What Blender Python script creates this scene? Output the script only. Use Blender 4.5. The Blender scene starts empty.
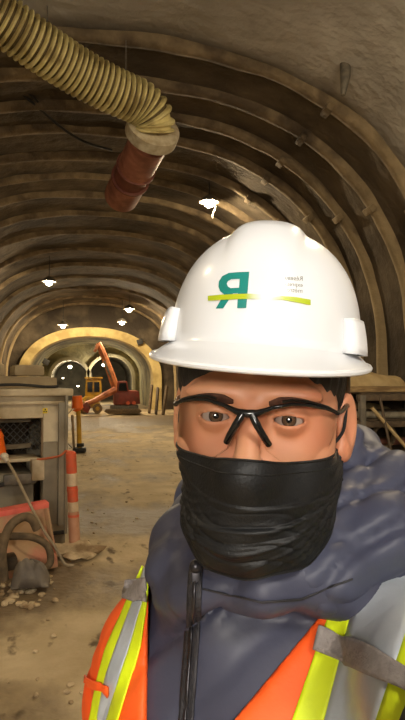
import bpy, bmesh, math, random
import numpy as np
from mathutils import Matrix, Vector, noise
random.seed(7); rng = np.random.default_rng(7)
SC = bpy.context.scene
COL = SC.collection
PI = math.pi
rad = math.radians

# ------------------------------------------------------------------ camera and view
F = 600.0
YAW, PITCH = rad(10.8), rad(1.9)
CAM = np.array([-0.26, 0.0, 1.62])

def vdir(px, py):
    x = (np.asarray(px, float) - 202.5) / F; z = (360.0 - np.asarray(py, float)) / F
    y = np.ones_like(x)
    return np.stack([x, y * math.cos(PITCH) - z * math.sin(PITCH), y * math.sin(PITCH) + z * math.cos(PITCH)], -1)
def VP(px, py, d):                       # point in the photographer's frame (x right, y ahead, z up)
    return vdir(px, py) * d + np.array([0, 0, 1.62])
def v2w(p):
    p = np.asarray(p, float); c, s = math.cos(-YAW), math.sin(-YAW)
    return np.stack([p[..., 0] * c - p[..., 1] * s + CAM[0], p[..., 0] * s + p[..., 1] * c, p[..., 2]], -1)
def at(px, py, y):                       # point of the tunnel at station y (metres ahead)
    w = v2w(vdir(px, py)) - np.array([CAM[0], 0, 0])
    return CAM + w * (y / w[1])
def onfloor(px, py):
    w = v2w(vdir(px, py)) - np.array([CAM[0], 0, 0])
    return CAM + w * (-1.62 / w[2])

cam = bpy.data.cameras.new('camera'); co = bpy.data.objects.new('camera', cam); COL.objects.link(co)
co.location = CAM; co.rotation_euler = (PI / 2 + PITCH, 0, -YAW)
cam.sensor_fit = 'VERTICAL'; cam.sensor_height = 36; cam.sensor_width = 36; cam.lens = F / 720 * 36
cam.clip_start = 0.02
SC.camera = co
SC.view_settings.view_transform = 'Standard'; SC.view_settings.look = 'None'
SC.view_settings.exposure = 0.0; SC.view_settings.gamma = 1.0; SC.view_settings.use_curve_mapping = False
w = bpy.data.worlds.new('world'); SC.world = w; w.use_nodes = True
w.node_tree.nodes['Background'].inputs[0].default_value = (0.10, 0.08, 0.055, 1)
w.node_tree.nodes['Background'].inputs[1].default_value = 0.12

# ------------------------------------------------------------------ materials
def lin(c):
    return tuple((v / 255 / 12.92 if v <= 10 else ((v / 255 + .055) / 1.055) ** 2.4) for v in c)
def mat(name, c1, c2=None, rough=.6, scale=8, bump=0., bscale=None, metal=0., lo=.35, hi=.65, detail=6, coat=0., c3=None, scale3=2., bdist=.01, spec=.5, stretch=None, sheen=0., sss=0.):
    m = bpy.data.materials.new(name); m.use_nodes = True
    nt = m.node_tree; n = nt.nodes; l = nt.links
    b = n['Principled BSDF']; b.inputs['Roughness'].default_value = rough; b.inputs['Metallic'].default_value = metal
    b.inputs['Specular IOR Level'].default_value = spec
    if coat: b.inputs['Coat Weight'].default_value = coat; b.inputs['Coat Roughness'].default_value = .12
    if sheen: b.inputs['Sheen Weight'].default_value = sheen
    if sss:
        b.inputs['Subsurface Weight'].default_value = sss; b.inputs['Subsurface Radius'].default_value = (.012, .004, .002); b.inputs['Subsurface Scale'].default_value = .3
    c1 = lin(c1); c2 = lin(c2) if c2 else c1
    tc = n.new('ShaderNodeTexCoord'); src = tc.outputs['Object']
    if stretch:
        mp = n.new('ShaderNodeMapping'); mp.inputs['Scale'].default_value = stretch; l.new(src, mp.inputs[0]); src = mp.outputs[0]
    nz = n.new('ShaderNodeTexNoise'); nz.inputs['Scale'].default_value = scale; nz.inputs['Detail'].default_value = detail; l.new(src, nz.inputs['Vector'])
    r = n.new('ShaderNodeValToRGB'); r.color_ramp.elements[0].position = lo; r.color_ramp.elements[1].position = hi
    r.color_ramp.elements[0].color = (*c1, 1); r.color_ramp.elements[1].color = (*c2, 1)
    l.new(nz.outputs['Fac'], r.inputs[0]); out = r.outputs[0]
    if c3:
        n3 = n.new('ShaderNodeTexNoise'); n3.inputs['Scale'].default_value = scale3; n3.inputs['Detail'].default_value = 5; l.new(src, n3.inputs['Vector'])
        r3 = n.new('ShaderNodeValToRGB'); r3.color_ramp.elements[0].position = .45; r3.color_ramp.elements[1].position = .62
        l.new(n3.outputs['Fac'], r3.inputs[0])
        mx = n.new('ShaderNodeMixRGB'); l.new(r3.outputs[0], mx.inputs[0]); l.new(out, mx.inputs[1]); mx.inputs[2].default_value = (*lin(c3), 1); out = mx.outputs[0]
    l.new(out, b.inputs['Base Color'])
    if bump:
        bn = n.new('ShaderNodeTexNoise'); bn.inputs['Scale'].default_value = bscale or scale * 3; bn.inputs['Detail'].default_value = 6; l.new(src, bn.inputs['Vector'])
        bp = n.new('ShaderNodeBump'); bp.inputs['Strength'].default_value = bump; bp.inputs['Distance'].default_value = bdist
        l.new(bn.outputs['Fac'], bp.inputs['Height']); l.new(bp.outputs[0], b.inputs['Normal'])
    return m
def emis(name, col, s):
    m = bpy.data.materials.new(name); m.use_nodes = True; n = m.node_tree.nodes; n.remove(n['Principled BSDF'])
    e = n.new('ShaderNodeEmission'); e.inputs[0].default_value = (*col, 1); e.inputs[1].default_value = s
    m.node_tree.links.new(e.outputs[0], n['Material Output'].inputs[0]); return m

M = {}
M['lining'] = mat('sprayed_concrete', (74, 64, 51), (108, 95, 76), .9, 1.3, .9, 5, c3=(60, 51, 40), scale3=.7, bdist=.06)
M['rib'] = mat('dusty_rib', (108, 92, 68), (134, 116, 88), .85, 5, .7, 14, c3=(84, 70, 52), scale3=2.2, bdist=.03)
M['portal'] = mat('portal_concrete', (196, 172, 112), (214, 192, 130), .8, 2, .3, 10, c3=(170, 146, 92), scale3=1.3, bdist=.03)
M['face_rock'] = mat('excavated_face', (140, 134, 104), (178, 166, 124), .9, 1.6, .8, 5, c3=(104, 98, 76), scale3=.8, bdist=.08)
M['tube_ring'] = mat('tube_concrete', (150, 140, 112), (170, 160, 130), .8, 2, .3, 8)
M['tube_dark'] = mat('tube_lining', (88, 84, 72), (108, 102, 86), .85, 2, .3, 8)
M['hose'] = mat('duct_fabric', (214, 200, 136), (232, 218, 158), .55, 10, .15, 60, c3=(170, 152, 98), scale3=5)
M['hoseshade'] = mat('duct_groove_shade', (86, 72, 42), (104, 88, 54), .7, 20)
M['collar'] = mat('collar_steel', (206, 196, 170), (176, 160, 130), .5, 12, .2, 40)
M['redpipe'] = mat('red_oxide_paint', (156, 98, 78), (176, 116, 92), .6, 9, .2, 40, c3=(128, 78, 62), scale3=4)
M['reddark'] = mat('dark_red_paint', (104, 56, 44), (124, 70, 54), .6, 9, .2, 40)
M['steel'] = mat('grey_steel', (96, 92, 84), (126, 118, 104), .5, 14, .2, 60, metal=.3)
M['black'] = mat('black_rubber', (24, 23, 22), (40, 37, 33), .6, 20, .2, 60)
M['dusty_black'] = mat('dusty_rubber', (92, 78, 58), (124, 104, 78), .8, 14, .3, 50)
M['cabinet'] = mat('cabinet_paint', (194, 178, 148), (210, 196, 166), .55, 6, .12, 40, c3=(150, 132, 100), scale3=2.6)
M['cabinet_grey'] = mat('cabinet_grey_paint', (134, 126, 108), (154, 144, 122), .55, 6, .12, 40, c3=(118, 106, 84), scale3=3)
M['inside'] = mat('cabinet_inside', (58, 48, 36), (84, 70, 52), .8, 9, .3, 30)
M['mud'] = mat('dried_mud', (196, 174, 138), (214, 194, 158), .95, 12, .6, 40, c3=(140, 116, 84), scale3=5)
M['barrier'] = mat('dusty_barrier', (176, 142, 106), (194, 160, 122), .8, 5, .3, 30, c3=(196, 128, 104), scale3=4)
M['pinkspray'] = mat('pink_marking_paint', (244, 104, 92), (250, 134, 112), .7, 12, .1, 30, lo=.3, hi=.8)
M['orange'] = mat('bright_orange_plastic', (255, 104, 20), (250, 120, 40), .5, 5)
M['postorange'] = mat('dusty_orange', (226, 94, 56), (206, 104, 70), .6, 14, .2, 40)
M['postwhite'] = mat('dusty_white', (222, 200, 168), (204, 178, 142), .6, 14, .2, 40)
M['postpink'] = mat('dusty_pink', (206, 156, 124), (192, 140, 108), .7, 10, .2, 40)
M['yellowm'] = mat('machine_yellow', (214, 166, 40), (190, 146, 40), .5, 6, .1, 20, c3=(150, 118, 50), scale3=3)
M['redm'] = mat('machine_red', (128, 48, 34), (150, 62, 44), .5, 6, .1, 20, c3=(112, 52, 36), scale3=3)
M['orangem'] = mat('machine_orange', (200, 118, 70), (212, 136, 88), .5, 6, .1, 20, c3=(150, 84, 56), scale3=3)
M['glassdark'] = mat('dark_glass', (30, 34, 34), (40, 42, 40), .1, 4)
M['timber'] = mat('old_timber', (150, 122, 80), (182, 154, 108), .85, 9, .4, 30, stretch=(1, 1, 6), c3=(118, 94, 62), scale3=3)
M['tarp'] = mat('tan_tarp', (176, 150, 104), (198, 174, 128), .8, 7, .4, 18, bdist=.02)
M['greytarp'] = mat('grey_tarp', (100, 92, 84), (124, 114, 100), .6, 9, .4, 20)
M['concrete'] = mat('cast_concrete', (176, 160, 128), (196, 180, 146), .9, 6, .3, 30, c3=(150, 132, 102), scale3=2)
M['cable'] = mat('brown_cable', (74, 60, 44), (96, 80, 60), .6, 20)
M['palecable'] = mat('pale_cable', (150, 134, 108), (170, 152, 124), .6, 20)
M['orangecable'] = mat('orange_cable', (190, 92, 48), (176, 96, 60), .6, 20)
M['whiteplastic'] = mat('white_plastic', (226, 216, 196), (210, 198, 172), .4, 20)
M['stickyel'] = mat('sticker_yellow', (236, 208, 40), (236, 208, 40), .5)
M['stickblk'] = mat('sticker_black', (24, 22, 20), (24, 22, 20), .5)
# person
M['skin'] = mat('skin', (188, 132, 98), (204, 148, 112), .5, 14, .05, 240, c3=(192, 126, 94), scale3=9, sss=.12, bdist=.002)
M['hair'] = mat('black_hair', (20, 16, 14), (34, 28, 25), .5, 60, .6, 120, stretch=(1, 1, .25), bdist=.004)
M['brow'] = mat('brow_hair', (62, 42, 34), (84, 58, 46), .9, 160, .5, 300, stretch=(1, 1, .3), bdist=.002, spec=.1)
M['hat'] = mat('white_hard_hat', (236, 238, 241), (232, 234, 238), .28, 3, coat=.3)
M['hatband'] = mat('hat_band', (34, 32, 31), (46, 43, 40), .7, 40)
M['teal'] = mat('teal_print', (16, 128, 120), (24, 134, 126), .4, 30)
M['lime'] = mat('lime_print', (172, 188, 24), (178, 194, 30), .4, 30)
M['greyprint'] = mat('grey_print', (120, 124, 116), (128, 130, 122), .5, 30)
M['maskm'] = mat('black_mask_fabric', (13, 14, 16), (19, 20, 22), .52, 30, .3, 420, bdist=.002, spec=.4)
M['frame'] = mat('glossy_black_frame', (14, 14, 15), (20, 20, 21), .2, 30)
M['jacket'] = mat('navy_jacket_fabric', (58, 60, 78), (68, 70, 88), .5, 5, .3, 18, bdist=.008, spec=.4)
M['hood'] = mat('navy_hood_fabric', (60, 63, 82), (70, 73, 92), .5, 5, .3, 14, bdist=.008, spec=.4)
M['zip'] = mat('zip_tape', (34, 33, 38), (44, 42, 48), .6, 60, .3, 300)
M['zipmetal'] = mat('zip_metal', (52, 50, 54), (70, 68, 72), .35, 40, metal=.7)
M['vest'] = mat('orange_vest_mesh', (255, 92, 22), (255, 104, 34), .6, 12, .2, 300, bdist=.001)
M['vyellow'] = mat('lime_yellow_tape', (226, 246, 20), (220, 240, 24), .55, 20, .1, 200)
M['vsilver'] = mat('silver_reflective_tape', (172, 180, 190), (186, 192, 200), .4, 14, .15, 60, metal=.1)
M['webbing'] = mat('grey_webbing', (132, 124, 122), (150, 142, 138), .75, 160, .6, 400, bdist=.002)
M['trouser'] = mat('dark_trouser', (38, 40, 46), (50, 52, 58), .8, 10, .2, 60)
M['boot'] = mat('brown_boot', (74, 56, 38), (96, 74, 50), .7, 10, .2, 60)

def lit_bay(m):                                    # stronger light on the nearest bay, put into a paler lining colour
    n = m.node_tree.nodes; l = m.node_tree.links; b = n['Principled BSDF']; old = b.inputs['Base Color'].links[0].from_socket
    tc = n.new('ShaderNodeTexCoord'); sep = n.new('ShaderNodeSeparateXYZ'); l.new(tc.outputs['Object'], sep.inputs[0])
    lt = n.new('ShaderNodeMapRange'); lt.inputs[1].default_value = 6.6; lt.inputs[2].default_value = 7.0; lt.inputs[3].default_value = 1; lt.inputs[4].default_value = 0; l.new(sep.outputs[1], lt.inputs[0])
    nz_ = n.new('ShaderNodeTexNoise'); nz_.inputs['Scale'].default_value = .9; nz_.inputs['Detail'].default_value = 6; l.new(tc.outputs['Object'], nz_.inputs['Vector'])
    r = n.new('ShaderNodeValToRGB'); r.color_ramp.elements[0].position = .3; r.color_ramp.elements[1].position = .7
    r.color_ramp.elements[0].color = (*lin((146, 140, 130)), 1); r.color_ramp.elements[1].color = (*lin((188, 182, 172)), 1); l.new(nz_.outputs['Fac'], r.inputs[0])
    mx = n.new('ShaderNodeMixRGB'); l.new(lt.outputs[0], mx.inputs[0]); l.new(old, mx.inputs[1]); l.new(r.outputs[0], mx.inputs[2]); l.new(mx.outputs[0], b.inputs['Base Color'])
lit_bay(M['lining'])
def lit_dusty_legs(m):                                   # dust plus lamp light on the lower rib legs, put into a paler colour
    n = m.node_tree.nodes; l = m.node_tree.links; b = n['Principled BSDF']; old = b.inputs['Base Color'].links[0].from_socket
    tc = n.new('ShaderNodeTexCoord'); sep = n.new('ShaderNodeSeparateXYZ'); l.new(tc.outputs['Object'], sep.inputs[0])
    nz_ = n.new('ShaderNodeTexNoise'); nz_.inputs['Scale'].default_value = 3; l.new(tc.outputs['Object'], nz_.inputs['Vector'])
    ad = n.new('ShaderNodeMath'); ad.operation = 'ADD'; l.new(sep.outputs[2], ad.inputs[0]); l.new(nz_.outputs['Fac'], ad.inputs[1])
    mr = n.new('ShaderNodeMapRange'); mr.inputs[1].default_value = 3.6; mr.inputs[2].default_value = 5.4; mr.inputs[3].default_value = .6; mr.inputs[4].default_value = 0; l.new(ad.outputs[0], mr.inputs[0])
    mx = n.new('ShaderNodeMixRGB'); l.new(mr.outputs[0], mx.inputs[0]); l.new(old, mx.inputs[1]); mx.inputs[2].default_value = (*lin((192, 170, 128)), 1); l.new(mx.outputs[0], b.inputs['Base Color'])
lit_dusty_legs(M['rib'])

# ------------------------------------------------------------------ object helpers
ORG = {}
def setp(o, label=None, cat=None, group=None, kind=None):
    if label: o['label'] = label
    if cat: o['category'] = cat
    if group: o['group'] = group
    if kind: o['kind'] = kind
    return o
def thing(name, loc, label, cat, group=None, rotz=0):
    o = bpy.data.objects.new(name, None); o.empty_display_size = .1; COL.objects.link(o)
    o.location = [float(v) for v in loc]; o.rotation_euler = (0, 0, rotz)
    ORG[o] = np.array(loc, float)
    return setp(o, label, cat, group)
def addmesh(name, verts, faces, material, parent=None, smooth=True, org=None, label=None):
    verts = np.asarray(verts, float)
    o_ = ORG[parent] if parent is not None else (np.zeros(3) if org is None else np.array(org, float))
    me = bpy.data.meshes.new(name)
    me.from_pydata((verts - o_).tolist(), [], [list(map(int, f)) for f in faces]); me.validate(); me.update()
    if smooth: me.polygons.foreach_set('use_smooth', [True] * len(me.polygons))
    me.materials.append(material)
    o = bpy.data.objects.new(name, me); COL.objects.link(o)
    if parent is not None: o.parent = parent
    else: o.location = o_.tolist()
    ORG[o] = o_
    if label: o['label'] = label
    return o
class MB:
    def __init__(s): s.b = bmesh.new()
    def _bev(s, vs, bev, seg=2):
        es = list({e for v in vs for e in v.link_edges})
        if bev: bmesh.ops.bevel(s.b, geom=es, offset=bev, segments=seg, affect='EDGES', profile=.6)
    def box(s, c, size, rz=0, bev=.01, R=None):
        R = R or Matrix.Rotation(rz, 4, 'Z')
        m = Matrix.Translation(Vector([float(v) for v in c])) @ R @ Matrix.Diagonal((size[0], size[1], size[2], 1))
        r = bmesh.ops.create_cube(s.b, size=1, matrix=m); s._bev(r['verts'], min(bev, min(size) * .45)); return s
    def bar(s, a, b, wd, ht, bev=.01):
        a = Vector([float(v) for v in a]); b = Vector([float(v) for v in b]); d = b - a
        q = d.to_track_quat('X', 'Z').to_matrix().to_4x4()
        return s.box((a + b) / 2, (d.length, wd, ht), bev=bev, R=q)
    def cyl(s, a, b, r0, r1=None, seg=20):
        r1 = r0 if r1 is None else r1
        a = Vector([float(v) for v in a]); b = Vector([float(v) for v in b]); d = b - a
        q = d.to_track_quat('Z', 'Y').to_matrix().to_4x4()
        bmesh.ops.create_cone(s.b, cap_ends=True, segments=seg, radius1=r0, radius2=r1, depth=d.length, matrix=Matrix.Translation((a + b) / 2) @ q); return s
    def ball(s, c, r, sc=(1, 1, 1), sub=3):
        bmesh.ops.create_icosphere(s.b, subdivisions=sub, radius=r, matrix=Matrix.Translation(Vector([float(v) for v in c])) @ Matrix.Diagonal((*sc, 1))); return s
    def rock(s, c, r, flat=.6, seed=0):
        ret = bmesh.ops.create_icosphere(s.b, subdivisions=2, radius=1)
        sx, sy = random.uniform(.7, 1.3), random.uniform(.7, 1.3)
        for v in ret['verts']:
            k = 1 + .35 * noise.noise(v.co * 1.3 + Vector((seed * 3.1, seed, 0)))
            v.co = Vector((v.co.x * r * k * sx + c[0], v.co.y * r * k * sy + c[1], v.co.z * r * k * flat + c[2]))
        return s
    def tube(s, pts, r, seg=10, closed=False):
        P = [Vector([float(v) for v in p]) for p in pts]; n = len(P); rings = []
        up = Vector((0, 0, 1)); prev = None
        for i, p in enumerate(P):
            t = (P[(i + 1) % n] - P[i - 1]) if closed else (P[min(i + 1, n - 1)] - P[max(i - 1, 0)])
            t.normalize()
            if prev is None:
                x = t.orthogonal().normalized()
            else:
                x = (prev - t * prev.dot(t)).normalized()
            prev = x; y = t.cross(x); rr = r[i] if hasattr(r, '__len__') else r
            rings.append([s.b.verts.new(p + (x * math.cos(a) + y * math.sin(a)) * rr) for a in [2 * PI * k / seg for k in range(seg)]])
        for i in range(n if closed else n - 1):
            A, B = rings[i], rings[(i + 1) % n]
            for k in range(seg): s.b.faces.new((A[k], A[(k + 1) % seg], B[(k + 1) % seg], B[k]))
        if not closed:
            s.b.faces.new(rings[0][::-1]); s.b.faces.new(rings[-1])
        return s
    def prism(s, poly, off, bev=0):           # polygon of 3-D points pushed by a vector
        off = Vector([float(v) for v in off]); A = [s.b.verts.new([float(v) for v in p]) for p in poly]
        B = [s.b.verts.new(v.co + off) for v in A]; n = len(A)
        s.b.faces.new(A); s.b.faces.new(B[::-1])
        for k in range(n): s.b.faces.new((A[k], B[k], B[(k + 1) % n], A[(k + 1) % n]))
        bmesh.ops.recalc_face_normals(s.b, faces=s.b.faces[:])
        if bev: s._bev(A + B, bev)
        return s
    def build(s, name, material, parent=None, smooth=True, label=None, org=None):
        bmesh.ops.recalc_face_normals(s.b, faces=s.b.faces[:])
        vs = [v.co.copy() for v in s.b.verts]; s.b.verts.index_update()
        fs = [[v.index for v in f.verts] for f in s.b.faces]
        s.b.free()
        o = addmesh(name, [list(v) for v in vs], fs, material, parent, smooth, org, label)
        if smooth:
            try: o.data.set_sharp_from_angle(angle=rad(38))
            except Exception: pass
        return o
def spline(pts, n=8):
    P = [np.array(p, float) for p in pts]; out = []
    for i in range(len(P) - 1):
        p0, p1, p2, p3 = P[max(i - 1, 0)], P[i], P[i + 1], P[min(i + 2, len(P) - 1)]
        for k in range(n):
            t = k / n
            out.append(.5 * ((2 * p1) + (-p0 + p2) * t + (2 * p0 - 5 * p1 + 4 * p2 - p3) * t * t + (-p0 + 3 * p1 - 3 * p2 + p3) * t ** 3))
    out.append(P[-1]); return out
def gridmesh(name, G, material, parent=None, smooth=True, org=None, closed=False):
    nu, nv = G.shape[:2]; fs = []
    for i in range(nu - 1):
        for j in range(nv if closed else nv - 1):
            j2 = (j + 1) % nv
            fs.append((i * nv + j, i * nv + j2, (i + 1) * nv + j2, (i + 1) * nv + j))
    return addmesh(name, G.reshape(-1, 3), fs, material, parent, smooth, org)
def solid(o, t, off=1):
    md = o.modifiers.new('thickness', 'SOLIDIFY'); md.thickness = t; md.offset = off; return o

# ------------------------------------------------------------------ signed-distance tools
def ell(P, c, r):
    q = P - np.array(c); r = np.array(r); k0 = np.linalg.norm(q / r, axis=-1); k1 = np.linalg.norm(q / (r * r), axis=-1) + 1e-9
    return k0 * (k0 - 1) / k1
def capd(P, a, b, ra, rb=None):
    rb = ra if rb is None else rb; a = np.array(a, float); b = np.array(b, float)
    pa = P - a; ba = b - a; h = np.clip((pa @ ba) / (ba @ ba), 0, 1)
    return np.linalg.norm(pa - h[..., None] * ba, axis=-1) - (ra + (rb - ra) * h)
def smin(a, b, k):
    h = np.clip(.5 + .5 * (b - a) / k, 0, 1); return b + (a - b) * h - k * h * (1 - h)
def smax(a, b, k): return -smin(-a, -b, k)
def chain(P, pts, k=.02):
    d = None
    for (a, ra), (b, rb) in zip(pts[:-1], pts[1:]):
        c = capd(P, a, b, ra, rb); d = c if d is None else smin(d, c, k)
    return d
def snets(f, lo, hi, res):
    lo = np.array(lo, float); hi = np.array(hi, float)
    n = np.ceil((hi - lo) / res).astype(int) + 1
    ax = [lo[i] + np.arange(n[i]) * res for i in range(3)]
    V = np.empty(n)
    for i in range(n[0]):
        P = np.stack(np.meshgrid([ax[0][i]], ax[1], ax[2], indexing='ij'), -1)
        V[i] = f(P)[0]
    S = V < 0
    corner = [(i, j, k) for i in (0, 1) for j in (0, 1) for k in (0, 1)]
    cnt = sum(S[c[0]:n[0] - 1 + c[0], c[1]:n[1] - 1 + c[1], c[2]:n[2] - 1 + c[2]].astype(np.int8) for c in corner)
    act = np.argwhere((cnt > 0) & (cnt < 8)); idx = -np.ones(np.array(n) - 1, int); idx[tuple(act.T)] = np.arange(len(act))
    acc = np.zeros((len(act), 3)); num = np.zeros(len(act))
    for a in corner:
        for b in corner:
            if sum(abs(a[k] - b[k]) for k in range(3)) == 1 and a < b:
                va = V[tuple((act + a).T)]; vb = V[tuple((act + b).T)]; m = (va < 0) != (vb < 0)
                t = np.where(m, va / np.where(m, va - vb, 1), 0)
                p = np.array(a) + t[:, None] * (np.array(b) - np.array(a)); acc[m] += p[m]; num[m] += 1
    verts = lo + (act + acc / num[:, None]) * res
    faces = []
    for axis in range(3):
        o1, o2 = [(1, 2), (2, 0), (0, 1)][axis]
        e = np.zeros(3, int); e[axis] = 1
        sl = tuple(slice(0, n[k] - 1) if k == axis else slice(1, n[k] - 1) for k in range(3))
        sl2 = tuple(slice(1, n[k]) if k == axis else slice(1, n[k] - 1) for k in range(3))
        A = S[sl]; B = S[sl2]
        w_ = np.argwhere(A != B); base = w_.copy(); base[:, o1] += 1; base[:, o2] += 1
        d1 = np.zeros(3, int); d1[o1] = 1; d2 = np.zeros(3, int); d2[o2] = 1
        q = np.stack([idx[tuple((base - x).T)] for x in (d1 + d2, d2, 0 * d1, d1)], 1)
        fl = A[tuple(w_.T)]
        q[~fl] = q[~fl][:, ::-1]; faces.append(q)
    return verts, np.concatenate(faces)
def grad(f, P, e=.0015):
    g = np.stack([f(P + np.eye(3)[k] * e) - f(P - np.eye(3)[k] * e) for k in range(3)], -1)
    return g / (np.linalg.norm(g, axis=-1, keepdims=True) + 1e-9)
def march(f, O, D, n=90, k=.7, tmax=3.0):
    D = D / np.linalg.norm(D, axis=-1, keepdims=True); t = np.zeros(D.shape[:-1]); best = np.full(t.shape, 1e9); bt = t.copy()
    for _ in range(n):
        d = f(O + D * t[..., None]); m = d < best; best = np.where(m, d, best); bt = np.where(m, t, bt)
        t = np.minimum(t + np.where(d < 8e-4, d, d * k), tmax)
    return O + D * bt[..., None]

# ================================================================== THE TUNNEL
A0, H0, SPR = 4.4, 4.12, 1.55
def profile(a, h, z0, n=96, e=2.5):
    out = []
    for k in range(n + 1):
        th = PI * k / n; c, s = math.cos(th), math.sin(th)
        out.append((a * math.copysign(abs(c) ** (2 / e), c), z0 + h * abs(s) ** (2 / e)))
    return out
def nz(x, y, z, s, seed=0): return noise.noise(Vector((x * s + seed * 7.3, y * s - seed, z * s)))

Y0, Y1 = -9.0, 33.0
prof = profile(A0, H0, SPR)
ys = np.arange(Y0, Y1 + .01, .2)
def strip(name, pr, kind_amp=.05):
    G = np.zeros((len(ys), len(pr), 3))
    for i, y in enumerate(ys):
        for j, (x, z) in enumerate(pr):
            k = 1 + kind_amp * (.6 * nz(x, y, z, .7) + .4 * nz(x, y, z, 2.2, 3)) / 4.0
            G[i, j] = (x * k, y, SPR + (z - SPR) * k if z > SPR else z)
    return setp(gridmesh(name, G, M['lining']), kind='structure')
cut = [j for j, (x, z) in enumerate(prof) if z < SPR + 1.6]
ja = max(j for j in cut if j < 48); jb = min(j for j in cut if j > 48)
base_r = [(A0 * (1 + .0), z) for z in np.linspace(-.1, SPR, 8)]
base_l = [(-A0, z) for z in np.linspace(SPR, -.1, 8)]
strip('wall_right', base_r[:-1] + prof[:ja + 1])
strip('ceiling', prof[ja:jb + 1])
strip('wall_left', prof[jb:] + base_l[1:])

# floor
def floor_h(x, y): return .035 * nz(x, y, 0, .5, 5) + .02 * nz(x, y, 0, 1.7, 8) + .008 * nz(x, y, 0, 5, 2)
def floor_mesh():
    xs = np.linspace(-4.6, 4.6, 110); yy = np.concatenate([np.arange(-9, 9, .09), np.arange(9, 56, .35)])
    G = np.zeros((len(yy), len(xs), 3))
    for i, y in enumerate(yy):
        for j, x in enumerate(xs): G[i, j] = (x, y, floor_h(x, y) - .02)
    m = mat('muddy_floor', (180, 159, 122), (206, 186, 150), .85, 2.2, .8, 9, bdist=.03)
    nt = m.node_tree; n = nt.nodes; l = nt.links; b = n['Principled BSDF']
    tc = n.new('ShaderNodeTexCoord'); mp = n.new('ShaderNodeMapping'); mp.inputs['Scale'].default_value = (1.15, .62, 1); mp.inputs['Location'].default_value = (3.1, 1.4, 0)
    l.new(tc.outputs['Object'], mp.inputs[0])
    a = n.new('ShaderNodeTexNoise'); a.inputs['Scale'].default_value = .8; a.inputs['Detail'].default_value = 7; a.inputs['Roughness'].default_value = .62; l.new(mp.outputs[0], a.inputs['Vector'])
    # darker and paler belts across the floor at several distances ahead
    sep = n.new('ShaderNodeSeparateXYZ'); l.new(tc.outputs['Object'], sep.inputs[0])
    def band(c, wdt, amt):
        s1 = n.new('ShaderNodeMath'); s1.operation = 'SUBTRACT'; s1.inputs[1].default_value = c; l.new(sep.outputs[1], s1.inputs[0])
        s2 = n.new('ShaderNodeMath'); s2.operation = 'ABSOLUTE'; l.new(s1.outputs[0], s2.inputs[0])
        s3 = n.new('ShaderNodeMapRange'); s3.inputs[1].default_value = 0; s3.inputs[2].default_value = wdt; s3.inputs[3].default_value = amt; s3.inputs[4].default_value = 0; s3.interpolation_type = 'SMOOTHSTEP'
        l.new(s2.outputs[0], s3.inputs[0]); return s3.outputs[0]
    acc = a.outputs['Fac']
    for c, wdt, amt in ((4.95, .95, .24), (2.75, .55, .16), (3.75, .6, -.14), (12, 4.5, -.06), (7.3, 1.2, .08), (24, 6, .24)):
        ad = n.new('ShaderNodeMath'); ad.operation = 'ADD'; l.new(acc, ad.inputs[0]); l.new(band(c, wdt, amt), ad.inputs[1]); acc = ad.outputs[0]
    r = n.new('ShaderNodeValToRGB'); r.color_ramp.elements[0].position = .45; r.color_ramp.elements[1].position = .61
    l.new(acc, r.inputs[0])
    old = b.inputs['Base Color'].links[0].from_socket
    mx = n.new('ShaderNodeMixRGB'); l.new(r.outputs[0], mx.inputs[0]); l.new(old, mx.inputs[1]); mx.inputs[2].default_value = (*lin((120, 102, 76)), 1)
    # small dark clods
    c = n.new('ShaderNodeTexNoise'); c.inputs['Scale'].default_value = 5; c.inputs['Detail'].default_value = 4; l.new(mp.outputs[0], c.inputs['Vector'])
    r2 = n.new('ShaderNodeValToRGB'); r2.color_ramp.elements[0].position = .62; r2.color_ramp.elements[1].position = .7; l.new(c.outputs['Fac'], r2.inputs[0])
    mx2 = n.new('ShaderNodeMixRGB'); l.new(r2.outputs[0], mx2.inputs[0]); l.new(mx.outputs[0], mx2.inputs[1]); mx2.inputs[2].default_value = (*lin((98, 80, 56)), 1)
    l.new(mx2.outputs[0], b.inputs['Base Color'])
    rr = n.new('ShaderNodeMapRange'); rr.inputs[3].default_value = .9; rr.inputs[4].default_value = .55; l.new(r.outputs[0], rr.inputs[0]); l.new(rr.outputs[0], b.inputs['Roughness'])
    return setp(gridmesh('floor', G, m), kind='structure')
floor_mesh()

# ribs
rib_y = [7.0, 7.95, 8.85, 9.7, 10.8, 11.9, 13.1, 14.6, 16.4, 18.6, 21, 23.6, 26.4, 29.2, 32.0]
for i, y in enumerate(rib_y):
    pr = [(A0, z) for z in np.linspace(0, SPR, 6)][:-1] + profile(A0, H0, SPR, 80) + [(-A0, z) for z in np.linspace(SPR, 0, 6)][1:]
    sec = [(-.1, 1.012), (-.085, .984), (-.04, .974), (.04, .974), (.085, .984), (.1, 1.012)]
    G = np.zeros((len(pr), len(sec), 3))
    for j, (x, z) in enumerate(pr):
        wob = .012 * nz(x, y * 3, z, 1.1, i); bur = .010 * nz(x, y, z, .8, i + 4)
        for k, (dy, sc) in enumerate(sec):
            q = sc + bur + (.004 * nz(x * 3, y + dy * 20, z * 3, 1, i))
            G[j, k] = (x * q, y + dy * (1 + .3 * nz(x, y, z, 1.4, i + 9)) + wob * 3, SPR + (z - SPR) * q if z > SPR else z)
    rb = setp(gridmesh('trim_%d' % (i + 1), G, M['rib']), kind='structure')
    if i < 5:
        for f in (.2 + .02 * i, .33, .64):
            j = int(f * len(pr)); mbb = MB()
            p, q = G[j - 1].mean(0), G[j + 1].mean(0); d = (q - p) / np.linalg.norm(q - p); c = G[j, 2:4].mean(0)
            mbb.bar(c - d * .05, c + d * .05, .23, .1, .02)
            mbb.build('rib_coupling', M['rib'], rb)

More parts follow.
